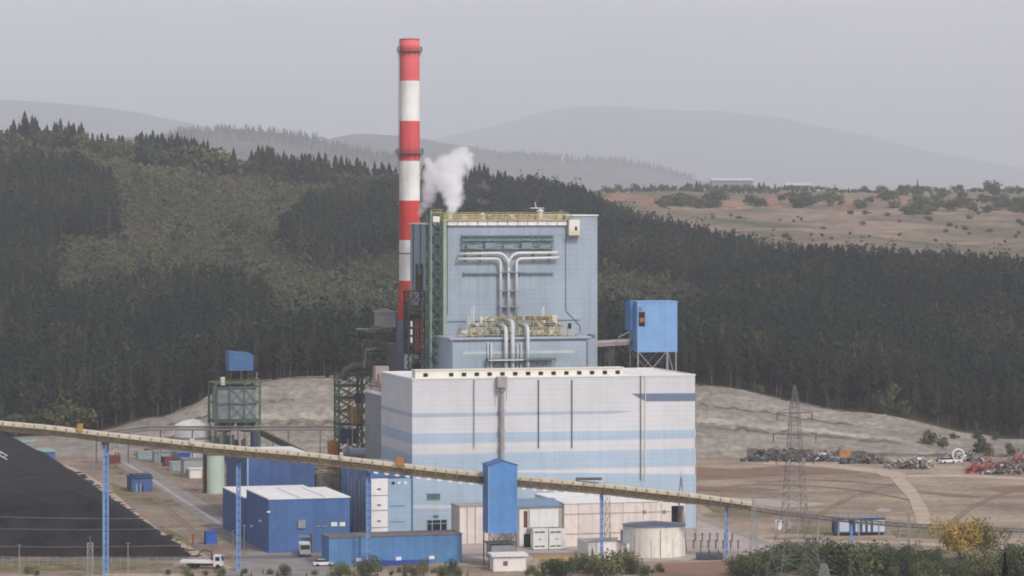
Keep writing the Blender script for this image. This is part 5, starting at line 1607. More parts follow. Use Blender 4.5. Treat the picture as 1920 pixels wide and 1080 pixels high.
# small plant pieces behind the conveyor
t = thing('horizontal_vessel', 'grey blue horizontal vessel on saddles beside the orange tank', 'vessel', P(667, 848, 862))
MB().tube([P(642, 848, 862), P(645, 848, 862), P(691, 848, 862), P(694, 848, 862)], [.6, 1.25, 1.25, .6], 14).build('shell', mat('vessel_grey', S(158, 170, 184), dirt=.1), t, smooth=False)
for x in (650, 686):
    p = P(x, 860, 862); MB().box(WORLD, p.x - .3, p.x + .3, 861, 863, 0, P(x, 856, 862).z).build('saddle', M_concrete, t)
for x in (652, 693):
    MB().tube([P(x, 850, 860), P(x, 822, 860)], .25, 8).build('vent_pipe', M_steelgrey, t)
c_ = P(624, 850, 890)
t = thing('orange_tank', 'small orange tank behind the conveyor next to the grey vessel', 'tank', (c_.x, c_.y, 0))
MB().lathe((c_.x, c_.y), [(1.5, 3), (1.5, P(624, 827, 890).z), (.2, P(624, 824, 890).z)], 16).build('shell', M_orange, t)
mb = MB()
for k in range(4):
    mb.beam((c_.x + 1.2 * math.cos(k * 1.57), c_.y + 1.2 * math.sin(k * 1.57), 0), (c_.x + 1.2 * math.cos(k * 1.57), c_.y + 1.2 * math.sin(k * 1.57), 3.2), .15)
mb.build('leg', M_galv_dark, t)
# pale green silo with rust column
c_ = G(404, 925)
t = thing('green_silo', 'pale green upright tank left of the deep blue hall', 'tank', (c_.x, c_.y, 0))
r_ = 16.5 / F * c_.y
MB().lathe((c_.x, c_.y), [(r_, -.05), (r_, P(404, 853, c_.y).z)], 28).build('shell', M_palegreen, t)
MB().lathe((c_.x, c_.y), [(r_ + .08, P(404, 853, c_.y).z + .003), (r_ + .08, P(404, 852, c_.y).z), (.1, P(404, 848, c_.y).z)], 28).build('roof', M_green, t)
mb = MB(); mb.rail([(c_.x + r_ * math.cos(k * .5236), c_.y + r_ * math.sin(k * .5236), P(404, 852, c_.y).z) for k in range(13)], 1.1, .06); mb.build('railing', M_green, t)
c_ = G(385, 925)
t = thing('rust_column', 'rusty brown lattice column beside the pale green tank', 'column', (c_.x, c_.y, 0))
fx = Frame(381, c_.y, 0); MB().truss(fx, 0, 1.1, 0, 1.1, 0, P(385, 851, c_.y).z, 1.4, .16, .1).build('lattice', M_rust, t)
MB().box(fx, .2, .9, .2, .9, 0, P(385, 852, c_.y).z).build('duct', M_rust, t)
# little service huts
def hut(px0, px1, pyt, pyb, d_, label, mw, mr, group=None, yaw=15.4, eave=.3, door=True):
    f_ = Frame(px0, Yg(pyb), yaw)
    w_ = f_.px(px1, (pyt + pyb) / 2)[0]; h = f_.px(px0, pyt)[1]
    t = thing('service_hut', label, 'hut', f_.w(w_ / 2, d_ / 2, 0), group)
    MB().box(f_, 0, w_, 0, d_, 0, h).build('wall', mw, t)
    MB().box(f_, -eave, w_ + eave, -eave, d_ + eave, h + .003, h + .25).build('roof', mr, t)
    if door:
        MB().box(f_, w_ * .4, w_ * .4 + .9, -.06, 0, 0.02, min(2.0, h * .8)).build('door', M_dark, t)
    return t, f_, w_, h
t, f_, w_, h_ = hut(247, 286, 897, 923, 9, 'dark blue hut standing alone in the coal yard', M_blue_deep, M_navy)
mb = MB(); mb.box(f_, .4, w_ + .1, 2, 7, h_ + .25, h_ + .8); mb.build('roof_unit', M_navy, t)
mb = MB(); mb.box(f_, 1.2, 1.5, -.08, 0, 0, 2.3); mb.box(f_, 2.4, 2.7, -.08, 0, 0, 2.3); mb.build('door_frame', M_lightblue, t)
mb = MB(); mb.rail([f_.w(0, 8, h_ + .3), f_.w(w_, 8, h_ + .3)], 1, .06); mb.build('railing', M_carred, t)
t, f_, w_, h_ = hut(386, 407, 999, 1022, 2.6, 'small royal blue container box near the dirt track', M_blue_box, M_blue_box, eave=.05, door=False)
mb = MB(); mb.box(f_, .12, w_ - .12, -.06, 0, .15, h_ - .15); mb.build('door', mat('royal_blue_door', S(60, 102, 190)), t)
hut(345, 385, 862, 895, 6, 'low grey hut with blue grey roof beside the rusty column', M_greywall, M_tankroof)
hut(356, 378, 880, 897, 3, 'small pale kiosk in front of the low grey hut', M_beige2, M_roof, door=False)
hut(322, 342, 868, 884, 4, 'beige hut between the road and the low grey hut', M_beige, M_greygreen)
hut(290, 318, 848, 868, 5, 'grey green hut behind the coal yard road', M_greygreen, M_greywall)
hut(70, 104, 848, 884, 12, 'blue shed at the far end of the coal heap', M_blue_mid, mat('teal_roof', S(150, 180, 176), dirt=.1))
hut(84, 106, 868, 886, 4, 'low blue tank house before the blue shed', M_blue, M_lightblue, door=False)
hut(22, 66, 830, 846, 8, 'teal roofed shed beyond the coal heap crest', M_greygreen, mat('teal_roof', S(150, 180, 176)))

YARD_BITS = [('container', 'storage container', M_rust, 2.4), ('crate_stack', 'pallet load', M_truss, .9), ('container', 'storage container', M_carblue, 2.4), ('crate_stack', 'pallet load', M_steelgrey, .9), ('container', 'storage container', M_chwhite, 2.2), ('container', 'storage container', M_greygreen, 2.4), ('drum_rack', 'drum rack', M_carred, .8)]
for k in range(30):
    nm, cat, m_, s_ = YARD_BITS[k % len(YARD_BITS)]
    px_ = 205 + (400 - 205) * rnd.random(); py_ = rnd.uniform(842, 862) if k % 3 else rnd.uniform(862, 884)
    if 225 < px_ < 360 and py_ > 866:
        px_ = rnd.uniform(310, 375)
    p = G(px_, py_); f_ = Frame(960, 0, rnd.uniform(0, 40)); f_.O = p
    colr = {M_rust: 'rusty brown', M_truss: 'tan', M_carblue: 'blue', M_steelgrey: 'grey', M_chwhite: 'white', M_greygreen: 'grey green', M_carred: 'red'}[m_]
    t = thing(nm, 'small ' + colr + ' ' + cat + ' in the cluttered yard under the long conveyor', cat, p, colr + ' ' + cat + 's in the cluttered yard')
    MB().box(f_, -s_, s_, -s_ * .5, s_ * .5, .12, s_ * rnd.uniform(.9, 1.2)).build('body', m_, t)
    MB().box(f_, -s_ * .95, s_ * .95, -s_ * .45, s_ * .45, 0, .12).build('base', M_galv_dark, t)
for px_, py_, h_, m_, lb in ((216, 878, 4.5, M_carred, 'dull red post beside the thick blue post'), (222, 872, 3.5, M_carred, 'shorter dull red post beside the thick blue post'), (300, 880, 6, M_galv, 'pale lamp post by the asphalt road'), (375, 958, 5, M_galv, 'lamp post where the road passes the workshop'), (352, 1030, 2.5, M_orange, 'small orange marker post by the dirt track'), (362, 1024, 2.5, M_carred, 'small red marker post by the dirt track')):
    p = G(px_, py_); t = thing('post', lb, 'post', p)
    MB().tube([(p.x, p.y, 0), (p.x, p.y, h_)], .14, 6).build('shaft', m_, t)
    MB().box(WORLD, p.x - .35, p.x + .35, p.y - .15, p.y + .15, h_, h_ + .25).build('head', m_, t)

# ------------------------------------------------------------------ coal pile
gx_ = np.arange(-230, -60, 1.6); gy_ = np.arange(716, 960, 2.2)
CX, CY_ = np.meshgrid(gx_, gy_)
A_ = G(366, 1046); B_ = G(137, 884)
dl = (B_ - A_).normalized(); nl = Vector((-dl.y, dl.x, 0))
if nl.x > 0: nl = -nl
d1 = (CX - A_.x) * nl.x + (CY_ - A_.y) * nl.y
d2 = CY_ - 721
d3 = 955 - CY_ + 0 * CX
wob = .9 * np.sin(CX * .19 + CY_ * .05) + .7 * np.sin(CY_ * .13 - CX * .07) + .8 * np.sin(CX * .41 + CY_ * .33) * np.sin(CY_ * .21 + 1) + .6 * np.sin(CX * .9) * np.sin(CY_ * .55 + CX * .3)
hgt = .58 * np.minimum(np.minimum(d1, d2), d3 * 1.3) + .38 * wob
cap = 14.5 + 1.0 * np.sin(CX * .06) + .8 * np.sin(CY_ * .05) + .4 * np.sin(CX * .3) * np.sin(CY_ * .17)
hgt = np.where(hgt > cap - 3, cap - 3 * np.exp(-(hgt - cap + 3) / 3), hgt)
hgt = hgt + (NR.rand(*hgt.shape) - .5) * .35 * np.clip(hgt, 0, 1)
hgt = np.maximum(hgt, -.25)
o = grid_mesh('coal_heap', CX, CY_, hgt, M_coal)
del o['kind']
tag(o, 'big black coal heap beside the dirt track', 'coal heap')
q_ = random.Random(5); mb = MB()
for k in range(46):
    f_ = (k + q_.random()) / 46; p = A_.lerp(B_, f_); s_ = q_.uniform(.4, 1.5); off = q_.uniform(-1.2, 1.4); ph = q_.random() * 6
    ring = [(p.x - nl.x * off + s_ * (1 + .35 * math.sin(a * 3 + ph) + .2 * math.sin(a * 5 + k)) * math.cos(a), p.y - nl.y * off + s_ * 1.9 * (1 + .3 * math.sin(a * 2 + ph)) * math.sin(a), .075 + .0006 * k) for a in [j * .3927 for j in range(16)]]
    mb.add(ring, [tuple(range(16))])
o = mb.build('coal_dust', M_coal); o['kind'] = 'stuff'; o['label'] = 'spilt black coal dust along the edge of the heap'
# stacker chute lying on the heap
t = thing('stacker_boom', 'pale lattice boom end reaching onto the coal heap crest', 'stacker', P(0, 860, 800))
mb = MB(); a, b = P(-60, 820, 800), P(14, 862, 800)
for dz in (0, 1.0):
    mb.beam(a + Vector((0, 0, dz)), b + Vector((0, 0, dz)), .12)
for k in range(8):
    p, q = a.lerp(b, k / 8), a.lerp(b, (k + 1) / 8); mb.beam(p, q + Vector((0, 0, 1)), .08)
mb.build('boom', M_chwhite, t)
mb = MB(); mb.beam(Vector((a.x + 3, 800, 0)), a + Vector((3, 0, -1.2)), .3); mb.build('post', M_galv, t)

# ------------------------------------------------------------------ concrete buildings right of centre
A1 = Frame(1058, 744, 15.4)
wa = A1.px(1284, 985)[0]; ha = A1.px(1058, 945)[1]
t = thing('concrete_annex', 'rust streaked beige concrete annex along the foot of the striped hall', 'annex', A1.w(wa / 2, 10, 0))
u0, u1 = A1.px(1259, 970)[0], A1.px(1281, 970)[0]
mb = MB(); mb.box(A1, 0, u0, 0, 25, 0, ha); mb.box(A1, u1, wa, .02, 25, 0, ha); mb.box(A1, u0, u1, 3, 25, 0, ha); mb.box(A1, u0, u1, .02, 3, ha - 1.1, ha - .003); mb.build('wall', M_beige, t)
MB().box(A1, -.2, wa + .2, -.2, 25, ha + .003, ha + .35).build('roof', M_roof, t)
MB().box(A1, u0 + .02, u1 - .02, 2.9, 3.05, 0.02, ha - 1.2).build('doorway', M_dark, t)
mb = MB()
for x in (1085, 1127, 1168, 1206, 1240):
    u = A1.px(x, 980)[0]; mb.box(A1, u - .07, u + .07, -.05, 0, 0, ha - .02)
for y in (962, 999):
    z = A1.px(1150, y)[1]; mb.box(A1, 0.1, u0 - .1, -.08, -.052, z - .1, z + .1)
mb.build('wall_joint', mat('joint_grey', S(176, 164, 154)), t)
for x in (1208, 1245):
    for y in (957, 961):
        MB().face_box(A1, x - 3, y, x + 3, y + 1.6, 0, .15).build('vent', M_trim, t)
A2 = Frame(862, 750, 15.4)
wa2 = A2.px(990, 990)[0]; ha2 = A2.px(862, 951)[1]
t = thing('concrete_wall', 'beige firewall block behind the blue gabled tower', 'wall', A2.w(wa2 / 2, 4, 0))
MB().box(A2, 0, wa2, 0, 8, 0, ha2).build('wall', M_beige, t)
MB().box(A2, -.1, wa2 + .1, -.1, 8.1, ha2 + .003, ha2 + .2).build('coping', M_concrete, t)
mb = MB()
for x in (876, 891):
    u = A2.px(x, 980)[0]; mb.box(A2, u - .08, u + .08, -.06, 0, 0, ha2)
mb.build('wall_joint', M_truss, t)
A3 = Frame(974, 742, 15.4)
wa3 = A3.px(1056, 975)[0]; ha3 = A3.px(1000, 950)[1]
t = thing('office_block', 'white office block with sloped blue grey roof beside the gabled tower', 'office', A3.w(wa3 / 2, 4, 0))
MB().box(A3, 0, wa3, 0, 9, 0, ha3).build('wall', M_beige2, t)
mb = MB()
za = ha3 + .003; zb_ = A3.px(1000, 937, 8)[1]
mb.add([A3.w(-.5, -.7, za), A3.w(wa3 + .3, -.7, za), A3.w(wa3 + .3, 9, zb_), A3.w(-.5, 9, zb_), A3.w(-.5, -.7, za + .25), A3.w(wa3 + .3, -.7, za + .25), A3.w(wa3 + .3, 9, zb_ + .25), A3.w(-.5, 9, zb_ + .25)], [(0, 3, 2, 1), (4, 5, 6, 7), (0, 1, 5, 4), (1, 2, 6, 5), (2, 3, 7, 6), (3, 0, 4, 7)])
mb.build('roof', mat('blue_grey_roof', S(128, 152, 180), dirt=.1, ribs=.8), t)
MB().face_box(A3, 992, 954, 1046, 988, 0, .5).build('bay', M_chwhite, t)
MB().face_box(A3, 982, 958, 989, 989, 0, .06).build('window', M_rust, t)
MB().face_box(A3, 982, 1001, 995, 1027, 0, .06).build('door', M_dark, t)
MB().face_box(A3, 988, 989, 1055, 993, 0, 1.2).build('canopy', M_steelgrey, t)
MB().face_box(A3, 1046, 955, 1055, 988, 0, .08).build('shutter', mat('grey_shutter', S(186, 180, 172), ribs=.4), t)
f_ = Frame(1000, 736, 14)
for k, (x0, x1) in enumerate(((1000, 1028), (1030, 1060))):
    u0, u1, z0, z1 = f_.rect(x0, 992, x1, 1029)
    p = f_.w((u0 + u1) / 2, 1, 0)
    t = thing('power_cabinet', ('white louvred cabinet before the office block, next to the dark door', 'white louvred cabinet before the office block, beside the beige annex')[k], 'cabinet', p, 'white cabinets before the office')
    MB().box(f_, u0, u1, 0, 2, .25, z1).build('body', M_chwhite, t)
    MB().box(f_, u0, u1, .1, 1.9, 0, .25).build('plinth', M_concrete, t)
    for zc_, hh in ((z1 - .7, .35), (.9, .35)):
        for du in (.3, 1.6):
            MB().box(f_, u0 + du, u0 + du + 1.1, -.04, 0, zc_ - hh / 2, zc_ + hh / 2).build('louvre', M_galv_dark, t)
    MB().box(f_, (u0 + u1) / 2 - .5, (u0 + u1) / 2 + .2, -.04, 0, (z1) / 2, z1 / 2 + .18).build('handle', M_trim, t)
# roofs peeking above the white office: blue strip on hall
# round tank
c_ = Vector(((1226 - 960) / F * 727, 727, 0)); r_ = 59 / F * 727
t = thing('round_tank', 'cream round tank with grey conical roof and dirt streaks', 'tank', (c_.x, c_.y, 0))
zt_ = CZ + (HZ - 990) / F * 720
MB().lathe((c_.x, c_.y), [(r_, -.05), (r_, zt_)], 48).build('shell', M_tank, t)
MB().lathe((c_.x, c_.y), [(r_ + .12, zt_ + .003), (r_ + .12, zt_ + .12), (.3, zt_ + .95)], 48).build('roof', M_tankroof, t)
mb = MB()
for a in range(6):
    an = math.radians(210 + a * 24 + 5 * math.sin(a * 4))
    mb.beam((c_.x + (r_ + .03) * math.cos(an), c_.y + (r_ + .03) * math.sin(an), 0), (c_.x + (r_ + .03) * math.cos(an), c_.y + (r_ + .03) * math.sin(an), zt_ - rnd.uniform(.2, 3)), .05 + .05 * (a % 3 == 0))
mb.build('drain_streak', M_truss, t)
fx = Frame(1168, 716, 15); MB().face_box(fx, 1167, 994, 1183, 1018, 0, .3, 1.5).build('valve_box', M_steelgrey, t)
mb = MB()
for k in range(12):
    a = math.radians(290 + k * 4); 
    mb.beam((c_.x + (r_ + .4) * math.cos(a), c_.y + (r_ + .4) * math.sin(a), .1 + zt_ * k / 12), (c_.x + (r_ + .4) * math.cos(a + .07), c_.y + (r_ + .4) * math.sin(a + .07), .1 + zt_ * (k + 1) / 12), .12)
mb.build('spiral_stair', M_chwhite, t)
f_ = Frame(1104, 716, 15.4); w_ = f_.px(1180, 1035)[0]; h_ = f_.px(1104, 1017)[1]
t = thing('bund_wall', 'low pale walled basin next to the round tank', 'basin', f_.w(w_ / 2, 4, 0))
mb = MB(); mb.box(f_, 0, w_, 0, .35, 0, h_); mb.box(f_, 0, .35, .35, 9, 0, h_); mb.box(f_, .35, w_, 8.65, 9, 0, h_); mb.build('wall', M_beige2, t)
MB().box(f_, -.08, w_, -.08, .45, h_ + .003, h_ + .18).build('coping', M_steelgrey, t)
# white hut at the bottom
f_ = Frame(925, 694, 10); w_ = f_.px(986, 1060)[0]; h_ = f_.px(925, 1044)[1]
t = thing('gate_hut', 'small whitewashed hut with flat white roof at the plant edge', 'hut', f_.w(w_ / 2, 2, 0))
MB().box(f_, 0, w_, 0, 4.5, 0, h_).build('wall', M_beige2, t)
MB().box(f_, -.45, w_ + .5, -.5, 5, h_ + .003, h_ + .5).build('roof', M_chwhite, t)
MB().box(f_, w_ * .3, w_ * .3 + 1, -.06, 0, 1.2, 2.2).build('window', M_truss, t)
mb = MB(); f_ = Frame(1000, 712, 12); single(mb.box(f_, 0, 11, 0, .4, 0, 1.3).box(f_, 0, 11, -.1, .5, 1.3, 1.45), 'retaining_wall', mat('ochre_wall', S(188, 160, 116), dirt=.15), tuple(f_.w(5, 0, 0)), 'low ochre retaining wall above the shrubs', 'wall')
# grey chute and truck before the workshop
t = thing('dust_chute', 'leaning grey chute tower before the blue workshop', 'chute', G(535, 1035))
yy = Yg(1035)
MB().add([P(526, 1035, yy), P(551, 1035, yy), P(546, 995, yy), P(540, 969, yy), P(527, 969, yy)] + [p + Vector((0, 2.2, 0)) for p in (P(526, 1035, yy), P(551, 1035, yy), P(546, 995, yy), P(540, 969, yy), P(527, 969, yy))], [(0, 1, 2, 3, 4), (9, 8, 7, 6, 5)] + [(i, i + 5, (i + 1) % 5 + 5, (i + 1) % 5) for i in range(5)]).build('casing', mat('chute_grey', S(176, 178, 176), dirt=.15, streak=.2), t)
f_ = Frame(526, yy, 0); MB().face_box(f_, 535, 978, 539, 1022, 0, .1).build('slot', M_dark, t)
MB().face_box(f_, 546, 1003, 582, 1008, -.5, .4, 3).build('hood', M_tankroof, t)
MB().face_box(f_, 548, 1008, 552, 1035, .5, .4, 1).build('leg', M_galv, t)
MB().face_box(f_, 579, 1001, 585, 1040, -.2, .3, 1).build('column', M_rust, t)

# ------------------------------------------------------------------ vehicles
def wheels(mb_parent, pts, r, wd):
    for x, y in pts:
        MB().tube([(x, y - wd / 2, r), (x, y + wd / 2, r)], r, 14).build('wheel', M_rubber, mb_parent)
def car(m, name='parked_car'):
    t = bpy.data.objects.new(name, None); COL.objects.link(t)
    mb = MB(); f0 = Frame(960, 0, 0)
    prof = [(-2.2, .35), (2.2, .35), (2.2, .8), (1.25, .95), (.6, 1.0), (-2.0, 1.0), (-2.2, .9)]
    n_ = len(prof)
    mb.add([(x, -.85, z) for x, z in prof] + [(x, .85, z) for x, z in prof], [tuple(range(n_)), tuple(range(n_, 2 * n_))[::-1]] + [(i, i + n_, (i + 1) % n_ + n_, (i + 1) % n_) for i in range(n_)])
    mb.build('body', m, t)
    cab = [(1.15, .98), (.45, 1.5), (-1.2, 1.5), (-1.9, 1.0)]
    mb = MB(); mb.add([(x, -.74 if z < 1.2 else -.62, z) for x, z in cab] + [(x, .74 if z < 1.2 else .62, z) for x, z in cab], [(0, 1, 2, 3), (7, 6, 5, 4), (0, 4, 5, 1), (2, 6, 7, 3)])
    mb.build('window', M_glass, t)
    MB().add([(.42, -.6, 1.505), (-1.18, -.6, 1.505), (-1.18, .6, 1.505), (.42, .6, 1.505), (.42, -.6, 1.54), (-1.18, -.6, 1.54), (-1.18, .6, 1.54), (.42, .6, 1.54)], [(0, 1, 2, 3), (4, 7, 6, 5), (0, 4, 5, 1), (1, 5, 6, 2), (2, 6, 7, 3), (3, 7, 4, 0)]).build('roof', m, t)
    wheels(t, [(-1.35, -.8), (-1.35, .8), (1.35, -.8), (1.35, .8)], .33, .22)
    return t
CARS = {}
for nm, m in (('white', M_carwhite), ('grey', M_cargrey), ('blue', M_carblue), ('red', M_carred)):
    CARS[nm] = car(m)
carn = set()
def park(nm, px, py, rz, label, group, sc_=1.0):
    p = G(px, py)
    if nm in carn:
        o = dup(CARS[nm], (p.x, p.y, .06), rz, (sc_,) * 3)
    else:
        carn.add(nm); o = CARS[nm]; o.location = (p.x, p.y, .06); o.rotation_euler = (0, 0, rz); o.scale = (sc_,) * 3
    o['label'] = label; o['category'] = 'car'; o['group'] = group
    return o
gA = 'cars parked beyond the coal yard'
for nm, px, py, rz, lb in (('white', 121, 838, .1, 'white car parked alone beyond the blue shed'), ('grey', 160, 838, .2, 'grey car parked between the white car and the thick blue post'),
                       ('white', 243, 850, 1.3, 'white car right of the thick blue post under the conveyor'), ('grey', 257, 845, 1.4, 'grey car beside the white car under the conveyor'), ('blue', 268, 847, 1.3, 'blue car in the row under the conveyor'),
                       ('grey', 281, 849, 1.4, 'grey car at the end of the row under the conveyor'), ('white', 296, 846, 1.3, 'white car at the end of the row under the conveyor near the grey green hut'),
                       ('red', 228, 846, .2, 'red car at the head of the row under the conveyor'), ('white', 34, 836, 0, 'white car beside the teal roofed shed'), ('white', 72, 836, .2, 'white car between the teal roofed shed and the blue shed')):
    park(nm, px, py, rz, lb, gA, 1.05)
park('white', 606, 1062, .2, 'white car by the corner of the low blue shed', 'cars near the shed')
# truck facing the camera near the workshop
def truck(name, label, loc, rz, flat=False, mcab=M_carwhite):
    t = bpy.data.objects.new(name, None); COL.objects.link(t)
    t['label'] = label; t['category'] = 'truck'
    mb = MB(); f0 = Frame(960, 0, 0)
    prof = [(2.2, .6), (4.0, .6), (4.05, 1.6), (3.75, 2.9), (2.2, 2.95)]
    n_ = 5
    mb.add([(x, -1.2, z) for x, z in prof] + [(x, 1.2, z) for x, z in prof], [tuple(range(n_)), tuple(range(n_, 2 * n_))[::-1]] + [(i, i + n_, (i + 1) % n_ + n_, (i + 1) % n_) for i in range(n_)])
    cab = mb.build('cab', mcab, t)
    MB().add([(4.07, -1.05, 1.7), (4.07, 1.05, 1.7), (3.82, 1.05, 2.7), (3.82, -1.05, 2.7), (4.0, -1.05, 1.7), (4.0, 1.05, 1.7), (3.75, 1.05, 2.7), (3.75, -1.05, 2.7)], [(0, 1, 2, 3), (4, 7, 6, 5), (0, 4, 5, 1), (1, 5, 6, 2), (2, 6, 7, 3), (3, 7, 4, 0)]).build('windscreen', M_glass, cab)
    for s_ in (-1, 1):
        MB().box(WORLD, 2.6, 3.6, 1.2 * s_ - .02, 1.2 * s_ + .02, 1.7, 2.6).build('window', M_glass, cab)
        MB().box(WORLD, 4.0, 4.12, .8 * s_ - .2, .8 * s_ + .2, .8, 1.05).build('headlight', M_chwhite, cab)
    MB().box(WORLD, -4, 2.1, -.5, .5, .6, .95).build('chassis', M_dark, t)
    if flat:
        MB().box(WORLD, -5.2, 2.0, -1.2, 1.2, 1.15, 1.75).build('flatbed', M_chwhite, t)
        MB().tube([(1.6, 0, 1.8), (1.5, 0, 3.6), (-.4, 0, 4.0), (-1.6, 0, 2.8)], [.25, .22, .18, .12], 8).build('crane', M_rust, t)
    else:
        MB().box(WORLD, -4.1, 2.05, -1.2, 1.2, 1.0, 2.7).build('cargo_body', M_chwhite, t)
    wheels(t, [(3.2, -1.05), (3.2, 1.05), (-1.8, -1.05), (-1.8, 1.05), (-3.0, -1.05), (-3.0, 1.05)], .5, .35)
    t.location = loc; t.rotation_euler = (0, 0, rz)
    return t
p = G(571, 1042); truck('lorry', 'white lorry facing outward before the blue workshop', (p.x, p.y, .12), R(-84))
p = G(384, 1066); truck('flatbed_truck', 'white flatbed lorry with rusty crane near the coal heap', (p.x, p.y, .12), R(-8), True)

# ------------------------------------------------------------------ lattice pylons and masts
def lattice(mb, c, hb, ht, z0, z1, n, r, rb, twist=0.0):
    pts = []
    for i in range(n + 1):
        t_ = i / n; z = z0 + (z1 - z0) * t_; h = hb + (ht - hb) * t_
        pts.append([Vector((c[0] + h * math.cos(twist + math.pi / 4 + k * math.pi / 2) * 1.414, c[1] + h * math.sin(twist + math.pi / 4 + k * math.pi / 2) * 1.414, z)) for k in range(4)])
    for i in range(n):
        for k in range(4):
            mb.beam(pts[i][k], pts[i + 1][k], r)
            a, b = k, (k + 1) % 4
            mb.beam(pts[i][a], pts[i + 1][b], rb); mb.beam(pts[i][b], pts[i + 1][a], rb)
            mb.beam(pts[i + 1][a], pts[i + 1][b], rb)
yy = 656.0; c_ = ((1490 - 960) / F * yy, yy)
t = thing('power_pylon', 'tall grey lattice power pylon rising before the scrap yard', 'pylon', (c_[0], c_[1], 0))
mb = MB(); zt_ = CZ + (HZ - 722) / F * yy
zmid = CZ + (HZ - 945) / F * yy
lattice(mb, c_, 5.2, 1.9, 0, zmid, 5, .085, .045, .25); lattice(mb, c_, 2.0, .75, zmid, zt_ - 4, 12, .07, .038, .25); lattice(mb, c_, .75, .12, zt_ - 4, zt_, 3, .08, .05, .25)
mb.build('mast', mat('pylon_steel', S(124, 122, 122), dirt=.1), t)
for z, l in ((CZ + (HZ - 775) / F * yy, 3.6), (CZ + (HZ - 815) / F * yy, 4.4), (CZ + (HZ - 858) / F * yy, 3.8)):
    mb = MB()
    for s_ in (-1, 1):
        e = Vector((c_[0] + s_ * l, c_[1] + s_ * .5, z + .2))
        for d_ in (-.8, .8):
            mb.beam((c_[0], c_[1] + d_, z), e, .07)
        mb.beam((c_[0], c_[1], z + 1.3), e, .06)
    arm = mb.build('cross_arm', M_galv_dark, t)
    for s_ in (-1, 1):
        e = Vector((c_[0] + s_ * l, c_[1] + s_ * .5, z + .2)); MB().tube([e, e - Vector((0, 0, 1.6))], .1, 6).build('insulator', M_rust, arm)
def mast(px, pyt, yy, hb, ht, label, m, arms=0):
    c_ = ((px - 960) / F * yy, yy); z1 = CZ + (HZ - pyt) / F * yy
    t = thing('lattice_mast', label, 'mast', (c_[0], c_[1], 0))
    mb = MB(); lattice(mb, c_, hb, ht, 0, z1, max(5, int(z1 / (hb * 3))), .08, .05); mb.build('mast', m, t)
    MB().beam((c_[0], c_[1], z1), (c_[0], c_[1], z1 + 1.5), .05).build('spike', m, t)
    if arms:
        for k in range(arms):
            z = z1 - 1.2 - k * 2.2; MB().beam((c_[0] - 2, c_[1], z), (c_[0] + 2, c_[1], z), .08).build('cross_arm', m, t)
mast(1139, 905, 724, .75, .45, 'pale lattice mast before the rust streaked annex', M_galv)
mast(1277, 895, 735, 1.2, .15, 'dark tapering lattice mast beside the round tank', M_galv_dark)
mast(1413, 930, 715, .8, .25, 'thin grey lattice mast left of the big pylon', M_galv)
mast(169, 1018, 682, .55, .55, 'square topped pale lattice mast before the coal heap', M_galv)
mast(1545, 1058, 681, 1.3, .5, 'short lattice mast foot beside the big pylon', M_galv, 2)
mast(1704, 960, 700, .3, .2, 'thin pole like lattice mast before the yellow tree', M_galv)
for px, yt, yy, lb in ((1608, 925, 770, 'thin pale lamp post rising above the blue and white cabins'), (36, 1022, 690, 'thin pole before the coal heap left of the square topped mast'), (240, 1018, 690, 'thin pole before the coal heap right of the thick blue post'),
                   (1745, 972, 760, 'thin post at the end of the curved dirt path'), (176, 855, 960, 'short ochre pole beside the dirt track'), (1215, 690, 845, 'slim pole standing behind the hall roof near the blue box tower'), (437, 995, 716, 'thin lamp pole beside the slim blue post by the workshop'),
                   (458, 985, 718, 'thin lamp pole before the dark side of the workshop')):
    p = P(px, yt, yy)
    t = thing('pole', lb, 'pole', (p.x, yy, 0))
    MB().tube([(p.x, yy, 0), (p.x, yy, p.z)], [.12, .07], 6).build('shaft', M_galv, t)
    MB().beam((p.x - .5, yy, p.z), (p.x + .5, yy, p.z), .07).build('cross_bar', M_galv, t)
t = thing('radio_mast', 'faint red and white mast far off under the mountain', 'mast', P(1054, 300, 11300))
a, b = P(1054, 310, 11300), P(1054, 264, 11300)
mb = MB()
for k in range(6):
    mb.tube([a.lerp(b, k / 6), a.lerp(b, (k + 1) / 6)], 2.6 - .3 * k, 6, k % 2)
mb.build('shaft', [M_red, M_chwhite], t)
# overhead wires
def wire(p, q, sag, label, r=.035):
    pts = [p.lerp(q, k / 16) - Vector((0, 0, sag * 4 * (k / 16) * (1 - k / 16))) for k in range(17)]
    single(MB().tube(pts, r, 4), 'power_line', M_galv, tuple((p + q) / 2), label, 'wire', 'wires before the coal heap')
for y0, y1, nm in ((965, 956, 'highest'), (988, 975, 'second'), (1022, 1006, 'third'), (1040, 1030, 'lowest')):
    wire(P(-120, y0, 684), P(420, y1 + 14, 690), .5, nm + ' of the thin pale wires crossing before the coal heap')
# perimeter fence by the heap
t = thing('perimeter_fence', 'pale post and wire fence along the foot of the coal heap', 'fence', G(150, 1060))
mb = MB(); mw_ = MB()
for k in range(30):
    x = -80 + 17 * k; p = P(x, 1060, 704); MB().beam((p.x, 704, 0), (p.x, 704, 2.2), .06).build('post', M_concrete, t)
a, b = P(-80, 1060, 704), P(413, 1060, 704)
for z in (.6, 1.2, 1.8, 2.15):
    mw_.beam((a.x, 704, z), (b.x, 704, z), .025)
mw_.build('wire', M_galv, t)

